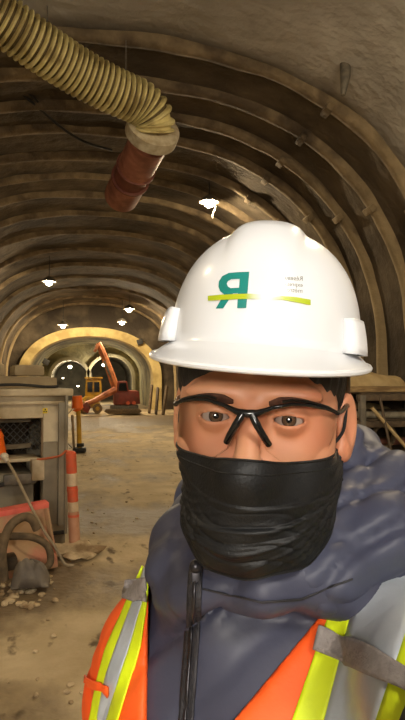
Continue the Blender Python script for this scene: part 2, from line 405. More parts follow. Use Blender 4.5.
# portal ring at the end of the ribbed stretch
YP = 33.0
def ring_solid(name, outer, inner, y0, y1, m, seglen=None):
    n = len(outer); v = []; f = []
    for y in (y0, y1):
        v += [(x, y, z) for x, z in outer]; v += [(x, y, z) for x, z in inner]
    o0, i0, o1, i1 = 0, n, 2 * n, 3 * n
    for k in range(n - 1):
        f += [(o0 + k, o0 + k + 1, i0 + k + 1, i0 + k), (o1 + k, i1 + k, i1 + k + 1, o1 + k + 1), (i0 + k, i0 + k + 1, i1 + k + 1, i1 + k), (o0 + k, o1 + k, o1 + k + 1, o0 + k + 1)]
    f += [(o0, i0, i1, o1), (o0 + n - 1, o1 + n - 1, i1 + n - 1, i0 + n - 1)]
    return setp(addmesh(name, v, f, m, smooth=False), kind='structure')
CX = -.10
def arch(a, h, z0, cx=CX, n=64, e=2.2): return [(cx + x, z) for x, z in [(a, -.1)] + profile(a, h, z0, n, e) + [(-a, -.1)]]
big = [(x * 1.03, z) for x, z in [(A0, -.1)] + profile(A0, H0 + .2, SPR, 64, 2.5) + [(-A0, -.1)]]
ring_solid('wall_portal', big, arch(3.78, 2.72, 1.7), YP, YP + .25, M['lining'])
ring_solid('trim_portal', arch(3.80, 2.74, 1.7), arch(3.32, 2.26, 1.7), YP - .35, YP + .9, M['portal'])
ring_solid('ceiling_chamber', arch(3.9, 2.9, 1.7), arch(3.45, 2.42, 1.7), YP + .9, 43.0, M['face_rock'])
# end face of the chamber with the two tube mouths
def end_wall():
    b = bmesh.new()
    import mathutils
    outer = arch(3.6, 2.6, 1.7, n=40)
    holes = [(CX - 1.42, 1.75, 1.25), (CX + 1.42, 1.75, 1.5)]
    loops = [[b.verts.new((x, 43.0, z)) for x, z in outer]]
    for cx, cz, r in holes:
        pts = [(cx + r, -.1)] + [(cx + r * math.cos(t), cz + r * math.sin(t)) for t in np.linspace(0, PI, 25)] + [(cx - r, -.1)]
        loops.append([b.verts.new((x, 43.0, z)) for x, z in pts])
    R, L = loops[2], loops[1]; O = loops[0]
    poly = [O[0]] + O[1:] + L[::-1] + R[::-1]
    es = [b.edges.new((poly[k], poly[(k + 1) % len(poly)])) for k in range(len(poly))]
    bmesh.ops.triangle_fill(b, edges=es, use_beauty=True)
    b.verts.index_update()
    v = [list(x.co) for x in b.verts]; f = [[x.index for x in q.verts] for q in b.faces]; b.free()
    setp(addmesh('wall_end', v, f, M['face_rock'], smooth=False), kind='structure')
    def mouth(cx, cz, r): return [(cx + r, -.1)] + [(cx + r * math.cos(t), cz + r * math.sin(t)) for t in np.linspace(0, PI, 33)] + [(cx - r, -.1)]
    for k, (cx, cz, r) in enumerate(holes):
        ring_solid('trim_mouth_%d' % (k + 1), mouth(cx, cz, r + .22), mouth(cx, cz, r), 42.75, 43.3, M['tube_ring'])
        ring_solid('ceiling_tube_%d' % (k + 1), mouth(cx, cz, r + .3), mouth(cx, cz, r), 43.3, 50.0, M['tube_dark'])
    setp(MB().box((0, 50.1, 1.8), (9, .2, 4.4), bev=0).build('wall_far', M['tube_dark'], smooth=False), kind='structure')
end_wall()

# ------------------------------------------------------------------ lamps
WARM = (1.0, .80, .51)
bulbmats = {}
def lamp(pos, strength, label, r=.075, col=WARM, drop=.35, streak=False, name='hanging_lamp', shade=True):
    key = (round(strength, 2), col)
    if key not in bulbmats: bulbmats[key] = emis('lamp_glow', col, strength)
    t = thing(name, pos, label, 'lamp')
    MB().ball(pos, r, (1, 1, .8)).build('bulb', bulbmats[key], t)
    p = np.array(pos)
    MB().cyl(p + [0, 0, r * .75], p + [0, 0, r * 2.0], r * 1.15, r * .55).build('lamp_cap', M['steel'], t)
    if shade:
        MB().tube([p + [0, 0, r * 1.9], p + [0, 0, r * 1.8], p + [0, 0, r * .85], p + [0, 0, r * .35], p + [0, 0, r * .42], p + [0, 0, r * .95]], [r * .4, r * .9, r * 1.9, r * 2.3, r * 2.22, r * 1.7], 24).build('reflector', M['steel'], t)
    MB().tube([p + [0, 0, r * 1.9], p + [.01, 0, r * 1.9 + drop * .5], p + [0, 0, r * 1.9 + drop]], .012, 6).build('cord', M['black'], t)
    if streak: MB().tube(spline([p + [.10, -.02, .05], p + [.12, -.02, -.08], p + [.08, -.02, -.2], p + [.07, -.02, -.28]]), .016, 8).build('loose_cord', M['whiteplastic'], t)
    return t
def roof(x): return SPR + H0 * max(0, 1 - abs(x / A0) ** 2.5) ** .4
def hang(px, py, y, s, label, **k):
    p = at(px, py, y); lamp(p, s, label, drop=max(.1, roof(p[0]) - p[2] - .15), **k)
hang(209, 204, 11.2, 1150, 'glowing round lamp with a loose cord, nearest above the white hard hat', r=.085, streak=True)
hang(49, 283, 19.5, 750, 'warm hanging lamp high on the left above the equipment cabinet', r=.105)
hang(129, 310, 28.0, 1000, 'warm lamp over the portal arch, higher of the pair right of its top', r=.12)
hang(122, 323, 29.6, 1000, 'warm lamp over the portal arch, lower of the pair right of its top', r=.11)
hang(63, 326, 30.2, 1000, 'warm lamp just above the left shoulder of the portal arch', r=.12)
lamp(at(70, 367, 44.6), 600, 'white lamp inside the left tube mouth', shade=False, r=.12, drop=.3, col=(1, .86, .62))
lamp(at(104, 365, 42.2), 600, 'white lamp above the right tube mouth behind the red boom', shade=False, r=.12, drop=.3, col=(1, .86, .62))
lamp(at(78, 386, 48.5), 30, 'tiny far lamp low inside the left tube', r=.08, drop=.2, col=(1, .86, .62))
lamp(at(63, 378, 48), 16, 'small far lamp on the left side of the left tube', r=.07, drop=.2, col=(1, .86, .62))
# unseen work lamps placed to light the person; the overhead row continues nearby
NEUT = (1.0, .93, .82)
lamp((-1.0, -2.0, 2.05), 115, 'unseen big round work lamp low behind the camera on the left, placed to light the face', r=.25, col=NEUT, drop=2.9, shade=False)
lamp((.7, -1.9, 3.3), 105, 'unseen big round work lamp behind the camera on the right, placed to light the person', r=.25, col=NEUT, drop=1.7, shade=False)
lamp((2.5, 3.6, 4.6), 600, 'warm lamp hanging above the right side of the tunnel near the person', r=.10, drop=.4)
lamp((-2.6, 2.8, 4.4), 210, 'warm lamp hanging above the left side of the tunnel near the cabinet', r=.10, drop=.4)
_p = at(207, 320, 17.5); lamp(_p, 1000, 'unseen warm lamp added behind the hard hat further down the tunnel', r=.10, drop=max(.1, roof(_p[0]) - _p[2] - .15))  # added lamp, hidden by the hat, to brighten the middle of the floor

# ------------------------------------------------------------------ ventilation duct
def duct():
    a = [VP(-70, -34, 5.6), VP(-20, 3, 5.95), VP(30, 40, 6.3), VP(75, 70, 6.65), VP(112, 90, 6.9), VP(140, 103, 7.1), VP(152, 117, 7.22), VP(153, 130, 7.3)]
    a = [v2w(p) for p in a]
    t = thing('ventilation_duct', a[3], 'yellow corrugated ventilation duct joining a red pipe under the roof', 'duct')
    pts = np.array(spline(a, 60)); L = np.concatenate([[0], np.cumsum(np.linalg.norm(np.diff(pts, axis=0), axis=1))])
    s = np.arange(0, L[-1], .0068); Q = np.stack([np.interp(s, L, pts[:, k]) for k in range(3)], 1)
    R = .216 + .048 * np.clip(np.cos(2 * PI * s / .068) + .2, 0, 1) ** .5 
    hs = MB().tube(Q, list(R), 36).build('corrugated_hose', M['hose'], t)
    hs.data.materials.append(M['hoseshade'])                # shade in the grooves between fabric ridges, put in as a dark colour
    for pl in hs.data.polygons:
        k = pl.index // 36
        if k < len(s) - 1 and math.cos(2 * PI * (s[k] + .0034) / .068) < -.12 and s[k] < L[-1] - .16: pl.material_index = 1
    e = Q[-1]; red1 = v2w(VP(138, 166, 8.05)); d = (v2w(VP(146, 150, 7.55)) - e); d /= np.linalg.norm(d)
    MB().tube([e - d * .05, e - d * .045, e + d * .10, e + d * .105], [.27, .325, .325, .25], 36).build('collar', M['collar'], t)
    c1, c2, c3 = v2w(VP(150, 140, 7.4)), v2w(VP(137, 168, 8.0)), v2w(VP(122, 195, 8.75))
    u = (c3 - c1) / np.linalg.norm(c3 - c1); LL = np.linalg.norm(c3 - c1)
    MB().cyl(c1, c1 + u * LL * .45, .245, seg=36).build('steel_pipe', M['redpipe'], t)
    MB().cyl(c1 + u * LL * .43, c1 + u * LL * .68, .232, seg=36).build('coupling_sleeve', M['reddark'], t)
    MB().cyl(c1 + u * LL * .66, c3 + u * .04, .25, seg=36).build('steel_pipe', M['redpipe'], t)
    for q in (.45, .66): 
        pp = c1 + u * LL * q; MB().tube([pp - u * .02, pp - u * .015, pp + u * .015, pp + u * .02], [.24, .27, .27, .24], 36).build('clamp_band', M['reddark'], t)
    for p in (Q[int(len(Q) * .45)], Q[int(len(Q) * .8)], c2):
        MB().cyl(p + [0, 0, .24], [p[0], p[1], roof(p[0]) + .05], .008, seg=6).build('hanger_wire', M['steel'], t)
duct()
g = [at(8, 78, 8.6), at(18, 90, 8.6), at(34, 104, 8.8), at(62, 128, 9.2), at(85, 142, 9.4), at(112, 150, 9.6)]
setp(MB().tube(spline(g), .02, 8).build('roof_cable', M['black'], org=g[2]), 'thin black cable sagging across the roof below the yellow duct', 'cable')
g2 = [at(14, 76, 8.55), at(24, 88, 8.55), at(38, 102, 8.75)]
setp(MB().tube(spline(g2), .016, 8).build('roof_cable', M['black'], org=g2[1]), 'short black cable beside the longer one under the duct', 'cable')
p = at(345, 58, 6.3); q = at(343, 95, 6.2)
setp(MB().tube(spline([p + [0, 0, .25], p, (p + q) / 2 + [.015, 0, 0], q], 6), [.06] * 6 + [.062] * 6 + list(np.linspace(.06, .025, 7)), 14).build('roof_pipe_stub', M['steel'], org=p), 'grey pipe stub poking down from the bare roof on the right', 'pipe')
for px, py, k in ((46, 362, 'left'), (140, 342, 'right')):
    c = at(px, py, YP - .5)
    t = thing('warning_beacon', c, 'small black box fixed on the %s shoulder of the lit portal ring' % k, 'box')
    MB().box(c, (.32, .2, .3), bev=.03, R=Matrix.Rotation(.5 if k == 'left' else -.3, 4, 'Y')).build('housing', M['black'], t)
    MB().box(c + [0, .16, 0], (.08, .2, .08)).build('bracket', M['steel'], t)

# ------------------------------------------------------------------ equipment cabinet on the left
CR = rad(16)
cb = np.array([*onfloor(66, 545)[:2], 0.]); ex = np.array([math.cos(CR), math.sin(CR), 0]); ey = np.array([-math.sin(CR), math.cos(CR), 0]); ez = np.array([0, 0, 1.])
def C(u, v, z): return cb + ex * u + ey * v + ez * z      # u left is negative, v deeper, z up; origin = front right foot
def cabinet():
    t = thing('equipment_cabinet', C(-.9, .5, 0), 'beige dusty equipment cabinet with a dark open bay, left of the striped post', 'cabinet')
    Wd, D, Ht = 1.9, 1.1, 1.47
    m = MB()
    m.box(C(-.115, .06, .76), (.23, .12, 1.32), CR, .012)                    # right pillar
    m.box(C(-1.05, .06, 1.36), (1.64, .12, .22), CR, .012)                   # header
    m.box(C(-1.7, .06, .72), (.4, .12, 1.1), CR, .012)
    m.box(C(-.02, .58, .76), (.04, 1.0, 1.32), CR, .01); m.box(C(-1.88, .58, .76), (.04, 1.0, 1.32), CR, .01)
    m.box(C(-.95, 1.08, .76), (1.9, .04, 1.32), CR, .01); m.box(C(-.95, .58, 1.44), (1.9, 1.1, .05), CR, .01)
    m.build('housing', M['cabinet'], t)
    MB().box(C(-.95, .52, 1.5), (2.0, 1.16, .07), CR, .015).build('top_rim', M['cabinet'], t)
    MB().box(C(-.95, -.015, 1.40), (1.86, .03, .03), CR, .006).build('moulding', M['cabinet'], t)
    MB().box(C(-.045, -.02, .80), (.09, .04, 1.2), CR, .012).build('door_strip', M['cabinet_grey'], t)
    MB().box(C(-.165, -.012, .62), (.14, .03, .8), CR, .01).build('access_panel', M['cabinet_grey'], t)
    MB().box(C(-.015, -.04, .82), (.03, .03, 1.4), CR, .008).build('corner_post', M['cabinet_grey'], t)
    MB().box(C(-.95, .52, .06), (1.9, 1.0, .12), CR, .02).build('skid_base', M['cabinet_grey'], t)
    MB().box(C(-.12, -.01, .13), (.2, .03, .035), CR, .006).build('vent_slot', M['black'], t)
    MB().box(C(-.9, .75, .8), (1.3, .03, 1.0), CR, 0).build('back_panel', M['inside'], t)
    mm = MB()
    for k in range(-9, 10):
        a = C(-.62 + k * .07 - .2, .6, .88); b_ = C(-.62 + k * .07 + .2, .6, 1.3)
        for p0, p1 in ((a, b_), (C(-.62 + k * .07 + .2, .61, .88), C(-.62 + k * .07 - .2, .61, 1.3))):
            mm.cyl(p0, p1, .005, seg=6)
    mm.build('mesh_guard', M['steel'], t)
    MB().bar(C(-1.4, .42, 1.19), C(-.27, .42, 1.21), .05, .04).build('rail', M['cabinet_grey'], t)
    MB().bar(C(-1.4, .42, .91), C(-.27, .42, .95), .06, .05).build('rail', M['cabinet'], t)
    MB().box(C(-.9, .2, .852), (1.3, .4, .03), CR, .008).build('tray', M['cabinet'], t)
    MB().box(C(-.95, .5, .42), (1.3, .9, .62), CR, .04).build('engine_cover', M['cabinet_grey'], t)
    MB().bar(C(-1.4, -.02, .50), C(-.27, -.02, .70), .05, .035).build('sill', M['black'], t)
    MB().box(C(-.29, -.03, .76), (.12, .1, .2), CR, .015).build('switch_box', M['cabinet'], t)
    MB().box(C(-.45, -.02, .68), (.3, .06, .1), CR, .015).build('latch_plate', M['steel'], t)
    # warning sticker
    c = C(-.215, -.004, 1.32)
    st = MB().box(c, (.045, .006, .05), CR, .001).build('warning_sticker', M['stickyel'], t)
    for k in range(3):
        a = PI / 2 + k * 2 * PI / 3; pts = [c - ey * .005]
        for q in np.linspace(a - .5, a + .5, 5): pts.append(c - ey * .005 + ex * .019 * math.cos(q) + ez * .019 * math.sin(q))
        MB().prism(pts, -ey * .002).build('trefoil_blade', M['stickblk'], st)
cabinet()
o_ = C(-.68, .17, .870); t = thing('orange_container', o_, 'bright orange ribbed container in the open bay of the cabinet', 'container')
MB().tube([o_ + ez * z for z in (.0, .015, .1, .105, .11, .115, .20, .205, .21, .26, .27)], [.12, .135, .125, .125, .12, .12, .105, .11, .11, .085, .02], 24).build('bucket', M['orange'], t)
MB().tube(spline([o_ + ex * -.08 + ez * .26, o_ + ez * .33, o_ + ex * .08 + ez * .26]), .008, 8).build('handle', M['orange'], t)
# concrete blocks on the cabinet
def block(name, u, v, z, sx, sy, sz, label, rz=0, m='concrete'):
    c = C(u, v, z + sz / 2); t = thing(name, C(u, v, z), label, 'block')
    MB().box(c, (sx, sy, sz), CR + rz, .02).build('body', M[m], t)
    MB().box(c + ez * (sz / 2 + .004), (sx * .86, sy * .8, .016), CR + rz, .006).build('cap', M[m], t)
block('concrete_slab', -.52, .55, 1.535, .96, .6, .11, 'long pale concrete slab lying on the cabinet roof')
block('concrete_block', -.29, .55, 1.663, .3, .32, .10, 'pale block, nearest the right end of the slab on the cabinet')
block('concrete_block', -.66, .6, 1.663, .24, .3, .12, 'pale block in the middle of the slab on the cabinet', .1)
block('concrete_block', -.95, .55, 1.663, .2, .3, .14, 'pale block at the left picture edge on the slab on the cabinet', -.05)
g = [C(-1.3, .1, 1.555), C(-.9, .06, 1.556), C(-.55, .04, 1.575), C(-.4, .04, 1.57), C(-.2, .04, 1.553), C(-.08, .03, 1.555)]
setp(MB().tube(spline(g), .014, 8).build('power_cable', M['black'], org=g[2]), 'black cable running along the front roof edge of the cabinet', 'cable')

# striped post
def post():
    b0 = onfloor(75, 551); top = b0 + [-.045, 0, .93]
    t = thing('striped_post', b0, 'red and white striped marker post stuck in a mud heap before the cabinet', 'post')
    d = top - b0
    bands = [(0, .40, 'postpink', .052), (.40, .50, 'postwhite', .05), (.50, .66, 'postorange', .05), (.66, .79, 'postwhite', .05), (.79, 1.0, 'postorange', .05)]
    for a, b_, m, r in bands:
        MB().tube([b0 + d * a, b0 + d * (a + .004), b0 + d * (b_ - .004), b0 + d * b_], [r * .9, r, r, r * .9], 20).build({'postpink': 'sleeve', 'postwhite': 'white_band', 'postorange': 'orange_band'}[m], M[m], t)
    MB().ball(top, .046, (1, 1, .4)).build('cap', M['postorange'], t)
    for z in (.36, .62): 
        MB().tube([b0 + d * z - ez * .012, b0 + d * z + ez * .012], .054, 20).build('joint_ring', M['postorange'], t)
    m_ = MB()
    m_.rock(b0 + [.02, -.02, .03], .17, .42, 1); m_.rock(b0 + [.14, -.04, .02], .13, .34, 2); m_.rock(b0 + [-.12, -.05, .03], .14, .4, 3); m_.rock(b0 + [.0, -.14, .01], .16, .25, 4); m_.rock(b0 + [.1, -.13, .0], .13, .25, 5)
    setp(m_.build('mud_heap', M['mud'], org=b0), 'low heap of dried mud around the foot of the striped post', 'mud', kind='stuff')
post()
g = [C(-.30, -.06, .86), C(-.22, -.1, .87), C(-.1, -.12, .89), C(-.02, -.1, .93), onfloor(75, 551) + [-.06, -.02, .83]]
setp(MB().tube(spline(g), .011, 8).build('tie_cord', M['orangecable'], org=g[2]), 'orange cord tied from the cabinet to the striped post', 'cord')
# plug lead
g = [C(-.60, -.12, .90), C(-.55, -.34, .78), C(-.48, -.60, .58), C(-.38, -.72, .36), C(-.27, -.75, .18), C(-.20, -.76, .05), C(-.12, -.74, .02)]
t = thing('plug_lead', g[-1], 'grey lead with a white plug hanging down the cabinet to the mud', 'cable')
MB().tube(spline(g), .013, 8).build('lead', M['palecable'], t)
d = (np.array(g[0]) - g[1]); d /= np.linalg.norm(d)
MB().tube([np.array(g[0]) - d * .07, np.array(g[0]) - d * .05, np.array(g[0]) + d * .01], [.012, .02, .024], 14).ball(np.array(g[0]) + d * .03, .04, (1, 1, .8)).build('plug', M['whiteplastic'], t)

# barrier, hose and tarp in front of the cabinet
def barrier():
    b0 = C(-.42, -.42, 0); t = thing('plastic_barrier', b0, 'dusty salmon barrier with pink sprayed top in front of the cabinet', 'barrier')
    pr = [(-.24, 0), (-.24, .1), (-.10, .24), (-.07, .53), (.07, .53), (.10, .24), (.24, .1), (.24, 0)]
    tilt = .14
    def pt(u, v, z): return C(u, -.42 + v, z + (u + .2) * .10)
    def seg(prf, u0, u1, du=0): return [[pt(u, v, z) for v, z in prf] for u in (u0, u1)]
    m = MB()
    A = [pt(-.28 + .05 * (1 - z / .53), v, z) for v, z in pr]; off = -ex * 1.3 - ez * .13
    m.prism(A, off, .015); m.build('shell', M['barrier'], t)
    MB().prism([pt(-.278, v, z) for v, z in ((-.076, .49), (-.078, .54), (.078, .54), (.076, .49))], off * .96, .01).build('painted_top', M['pinkspray'], t, label='pink sprayed top edge')
    m = MB(); m.bar(pt(-.58, -.22, .14), pt(-1.3, -.22, .14), .16, .12, .03); m.build('forklift_pocket', M['inside'], t)
    MB().bar(pt(-.315, -.115, .5), pt(-.26, -.2, .12), .025, .05, .01).build('end_rib', M['barrier'], t)
barrier()
g = [C(-.72, -.93, .036), C(-.74, -.93, .26), C(-.69, -.92, .44), C(-.59, -.90, .51), C(-.51, -.89, .49), C(-.46, -.88, .40)]
setp(MB().tube(spline(g), .036, 14).build('bent_hose', M['dusty_black'], org=g[0]), 'thick dusty hose bent in an arch before the salmon barrier', 'hose')
g = [C(-.95, -.77, .35), C(-.68, -.77, .34), C(-.48, -.77, .31), C(-.35, -.77, .22), C(-.33, -.79, .09), C(-.40, -.81, .036)]
setp(MB().tube(spline(g), .03, 12).build('loop_hose', M['dusty_black'], org=g[-1]), 'thinner dusty hose looping from the barrier front down to the floor', 'hose')
def cloth(name, c, sx, sy, h, m, label, cat, seed, rz=0):
    n = 28; G = np.zeros((n, n, 3)); cr, sr = math.cos(rz), math.sin(rz)
    for i in range(n):
        for j in range(n):
            u, v = i / (n - 1) * 2 - 1, j / (n - 1) * 2 - 1
            r = max(0, 1 - (abs(u) ** 3 + abs(v) ** 3)) ** .5
            x = u * sx * (1 + .1 * nz(u, v, 0, 1.5, seed)); y = v * sy * (1 + .1 * nz(u, v, 0, 1.5, seed + 1))
            z = h * r * (.85 + .35 * nz(u * 2.2 + v, v * 1.3, 0, 1.3, seed + 2)) + .012
            G[i, j] = (c[0] + x * cr - y * sr, c[1] + x * sr + y * cr, c[2] + z)
    o = gridmesh(name, G, M[m], org=c); solid(o, .012, 0)
    return setp(o, label, cat)
cloth('tarp', C(-.535, -1.02, 0), .14, .10, .20, 'greytarp', 'crumpled grey tarp under the bent hose on the floor', 'tarp', 4)
# loose stones and clods
m_ = MB()
for k in range(170):
    if k < 90: px, py = random.uniform(-5, 62), random.uniform(566, 604)
    elif k < 120: px, py = random.uniform(75, 105), random.uniform(455, 560)
    else: px, py = random.uniform(0, 180), random.uniform(440, 700)
    if k < 90 and px > 30 and py > 580 and random.random() < .75: continue
    p = onfloor(px, py); du, dv = (p - cb) @ ex, (p - cb) @ ey
    if (du < .06 and dv > -.74) or np.linalg.norm(p[:2] - onfloor(75, 551)[:2]) < .36: continue
    r = random.uniform(.008, .035) * (1 if k < 90 else .6)
    m_.rock((p[0], p[1], floor_h(p[0], p[1]) - .012), r, .6, k)
setp(m_.build('gravel', M['mud']), 'loose stones and dried mud crumbs scattered over the floor', 'gravel', kind='stuff')

# yellow marker stand with black foot
b0 = onfloor(79.5, 452); hgt = 12.9
t = thing('marker_stand', b0, 'orange topped yellow marker stand with black foot behind the striped post', 'marker')
s_ = b0[1] / F
tp = b0 + [-.03, 0, 40 * s_]
MB().cyl(b0 + [0, 0, .1], tp, .055, .05, 14).build('stem', M['yellowm'], t)
MB().cyl(tp, tp + [-.02, 0, .06], .07, .13, 16).cyl(tp + [-.02, 0, .06], tp + [-.03, 0, .34], .13, .105, 16).build('beacon', M['orange'], t)
MB().box(b0 + [0, 0, .05], (.3, .3, .1), 0, .03).box(b0 + [.02, 0, .16], (.16, .14, .08), 0, .02).build('foot', M['black'], t)
MB().cyl(b0 + [-.12, .1, .02], tp + [-.14, .12, -.1], .03, .03, 12).build('pale_stay', M['palecable'], t)

# ------------------------------------------------------------------ machines before the portal
def excavator():
    y = 28.6; b0 = onfloor(124, 414.0); s = b0[1] / F; y = b0[1]
    def E(px, py, dy=0): return at(px, py, y + dy)
    t = thing('excavator', b0, 'red tracked excavator with a raised orange boom before the portal', 'excavator')
    for k, dy in ((0, -.55), (1, .55)):
        tr = MB()
        pts = [E(106, 409, dy), E(104, 411.5, dy), E(108, 413.6, dy), E(138, 413.6, dy), E(142, 411, dy), E(139, 408.5, dy)]
        tr.prism([p + np.array([0, -.18, 0]) for p in pts], (0, .36, 0), .03).build('track', M['dusty_black'], t)
    MB().box(E(124, 407), (1.3, 1.0, .22), 0, .05).build('turntable', M['steel'], t)
    hs = [E(114, 405, -.6), E(114, 393, -.6), E(120, 390, -.6), E(139, 391, -.6), E(140.5, 404, -.6)]
    MB().prism(hs, (0, 1.2, 0), .06).build('engine_house', M['redm'], t)
    cb_ = MB().prism([E(117, 393, -.65), E(118, 381, -.65), E(127, 381, -.65), E(129, 392, -.65)], (0, .6, 0), .04).build('cab', M['redm'], t)
    MB().prism([E(118.6, 391, -.67), E(119.2, 383, -.67), E(126, 383, -.67), E(127.5, 391, -.67)], (0, .03, 0)).build('cab_window', M['glassdark'], cb_)
    for px in (134, 128): MB().cyl(E(px, 403, -.62), E(px, 403, -.7), .09, seg=14).build('tail_light', M['postorange'], t)
    bo = [E(117, 392, -.3), E(113, 380, -.3), E(108, 366, -.3), E(101, 349, -.3), E(98, 343, -.3)]
    MB().tube(spline(bo, 5), list(np.linspace(.2, .14, 21)), 8).build('boom', M['orangem'], t, smooth=False)
    MB().bar(E(98, 344, -.35), E(94.5, 352, -.35), .2, .14, .03).build('boom_head', M['orangem'], t)
    MB().bar(E(116, 389, -.4), E(104, 361, -.45), .09, .09, .02).build('hydraulic_ram', M['steel'], t)
    st = [E(115, 390, -.5), E(105, 395, -.8), E(94, 401, -1.0), E(85, 404, -1.1)]
    MB().tube(spline(st, 4), list(np.linspace(.17, .1, 13)), 8).build('lower_arm', M['orangem'], t, smooth=False)
    MB().prism([E(87, 402, -1.35), E(82, 405, -1.35), E(83, 411, -1.35), E(88, 413.5, -1.35), E(91, 407, -1.35)], (0, .5, 0), .03).build('blade', M['redm'], t)
excavator()
def loader():
    b0 = onfloor(89, 413); y = b0[1]
    def E(px, py, dy=0): return at(px, py, y + dy)
    t = thing('wheel_loader', b0, 'yellow wheeled loader left of the red excavator', 'loader')
    MB().prism([E(80, 408, -.5), E(80, 400, -.5), E(86, 396, -.5), E(99, 396, -.5), E(101, 408, -.5)], (0, 1.0, 0), .06).build('chassis', M['yellowm'], t)
    cb_ = MB().prism([E(85, 397, -.45), E(86, 379, -.45), E(101, 379, -.45), E(102, 397, -.45)], (0, .95, 0), .05).build('cab', M['yellowm'], t)
    for a, b_ in ((87.5, 92.6), (94.2, 99.6)):
        MB().prism([E(a, 392, -.47), E(a, 382, -.47), E(b_, 382, -.47), E(b_, 392, -.47)], (0, .05, 0)).build('cab_window', M['glassdark'], cb_)
    MB().box(E(93.5, 378), (.85, 1.0, .08), 0, .02).build('cab_roof', M['yellowm'], t)
    for px in (83.5, 97.5):
        for dy in (-.62, .5):
            c = E(px, 408.5, dy); w_ = MB().cyl(c + [0, -.14, 0], c + [0, .14, 0], .23, seg=24).build('wheel', M['dusty_black'], t)
            MB().cyl(c + [0, -.16, 0], c + [0, .0, 0], .1, seg=16).build('hub', M['yellowm'], w_)
    for px in (82, 99): MB().cyl(E(px, 401, -.55), E(px, 401, -.62), .07, seg=12).build('headlight', M['whiteplastic'], t)
    MB().prism([E(74.5, 412, -.7), E(74, 404, -.7), E(78.5, 403, -.7), E(80, 412, -.7)], (0, 1.3, 0), .03).build('bucket', M['yellowm'], t)
loader()
# boards leaning at the right foot of the portal
for k, (p0, p1, w_, lab) in enumerate((((149, 413), (152, 385), .22, 'grey board leaning at the right foot of the portal, nearest the excavator'),
                               ((156, 414), (158, 388), .3, 'wide board leaning at the right foot of the portal, middle of three'),
                               ((163, 415), (167, 386), .2, 'narrow board leaning at the right foot of the portal, farthest right'))):
    a = onfloor(*p0); b_ = at(p1[0], p1[1], a[1] + .5)
    setp(MB().bar(a, b_, .1, w_, .015).build('leaning_board', M['dusty_black' if k != 1 else 'cable'], org=a), lab, 'board', 'boards leaning by the portal')

# ------------------------------------------------------------------ stockpile by the right wall
def stock():
    y0 = 6.3
    def S(px, py, dy=0): return at(px, py, y0 + dy)
    fr = S(378, 440); base = np.array([fr[0] + .4, y0 + .6, 0])
    t = thing('storage_rack', base, 'rusty steel storage rack against the right wall, mostly behind the person', 'rack')
    x0, x1 = S(362, 400)[0], 4.2
    for x in (x0, x1):
        for y in (y0, y0 + 1.6):
            MB().bar((x, y, 0), (x, y, 1.45), .07, .07, .01).build('upright', M['steel'], t)
    for z in (.75, 1.12, 1.42):
        for y in (y0, y0 + 1.6): MB().bar((x0 - .06, y, z), (x1, y, z), .06, .07, .01).build('crossbar', M['cable'], t)
        MB().box(((x0 + x1) / 2, y0 + .8, z + .045), (x1 - x0, 1.55, .02), 0, .004).build('shelf', M['inside'], t)
    MB().box(((x0 + x1) / 2, y0 + 1.68, .8), (x1 - x0, .02, 1.3), 0, 0).build('rear_sheet', M['inside'], t)
    def lay(name, a, b_, kind, r, label, cat, m):
        if kind == 'bar': o = MB().bar(a, b_, r * 2.6, r * 1.1, .008).build(name, M[m], org=a)
        else: o = MB().tube(spline([a, (np.array(a) + b_) / 2 + [0, 0, -.01], b_], 6), r, 12).build(name, M[m], org=a)
        return setp(o, label, cat)
    z = 1.475
    lay('timber_plank', (x0 - .22, y0 + .10, z + .032), (x1 - .1, y0 + .28, z + .032), 'bar', .05, 'light timber plank on the top shelf of the rack, front edge', 'plank', 'timber')
    lay('timber_plank', (x0 - .1, y0 + .43, z + .036), (x1, y0 + .47, z + .036), 'bar', .06, 'timber plank on the top shelf behind the front plank', 'plank', 'timber')
    lay('steel_pipe', (x0 - .15, y0 + .24, 1.22), (x1 - .12, y0 + .16, 1.22), 'tube', .04, 'grey steel pipe on the middle shelf of the rack, front one', 'pipe', 'collar')
    lay('steel_pipe', (x0 - .05, y0 + .38, 1.23), (x1 - .12, y0 + .5, 1.23), 'tube', .05, 'brown steel pipe lying behind the grey one on the middle shelf', 'pipe', 'cable')
    lay('steel_pipe', (x0 - .1, y0 + .62, .855), (x1 - .12, y0 + .72, .855), 'tube', .045, 'brown steel pipe on the lowest shelf of the rack', 'pipe', 'redpipe')
    lay('timber_plank', (x0, y0 + .95, .845), (x1 - .12, y0 + 1.05, .845), 'bar', .05, 'timber plank on the lowest shelf of the rack', 'plank', 'timber')
    a, b_ = S(404, 432, -.16), S(372, 408, -.12); foot = b_ + (a - b_) * ((b_[2] - .02) / (b_[2] - a[2])); foot[0] = 4.0; foot[1] = y0 - .2
    lay('bent_rod', b_, foot, 'tube', .02, 'pale brown rod leaning diagonally across the rack front', 'rod', 'tarp')
    b_ = S(380, 398, -.07); lay('bent_rod', b_, np.array([b_[0] + .12, y0 - .42, .02]), 'tube', .016, 'thin dark rod leaning steeply on the rack front', 'rod', 'cable')
    cloth('folded_tarp', (x0 + .42, y0 + .98, z + .0), .62, .38, .26, 'tarp', 'folded tan tarp heaped on top of the rack', 'tarp', 11, .1)
    cloth('folded_tarp', (x0 + .45, y0 + .95, 1.18), .4, .2, .13, 'tarp', 'smaller tan tarp stuffed on the middle shelf of the rack', 'tarp', 15, .05)
    c = np.array([x0 + .35, y0 + .14, .84]); g = [c + [.13 * math.cos(a), .02 * a / 6, .13 + .13 * math.sin(a)] for a in np.linspace(0, 6 * PI, 60)]
    setp(MB().tube(g, .018, 8).build('hose_coil', M['dusty_black'], org=c), 'coil of dark hose on the lowest shelf of the rack', 'hose')
stock()

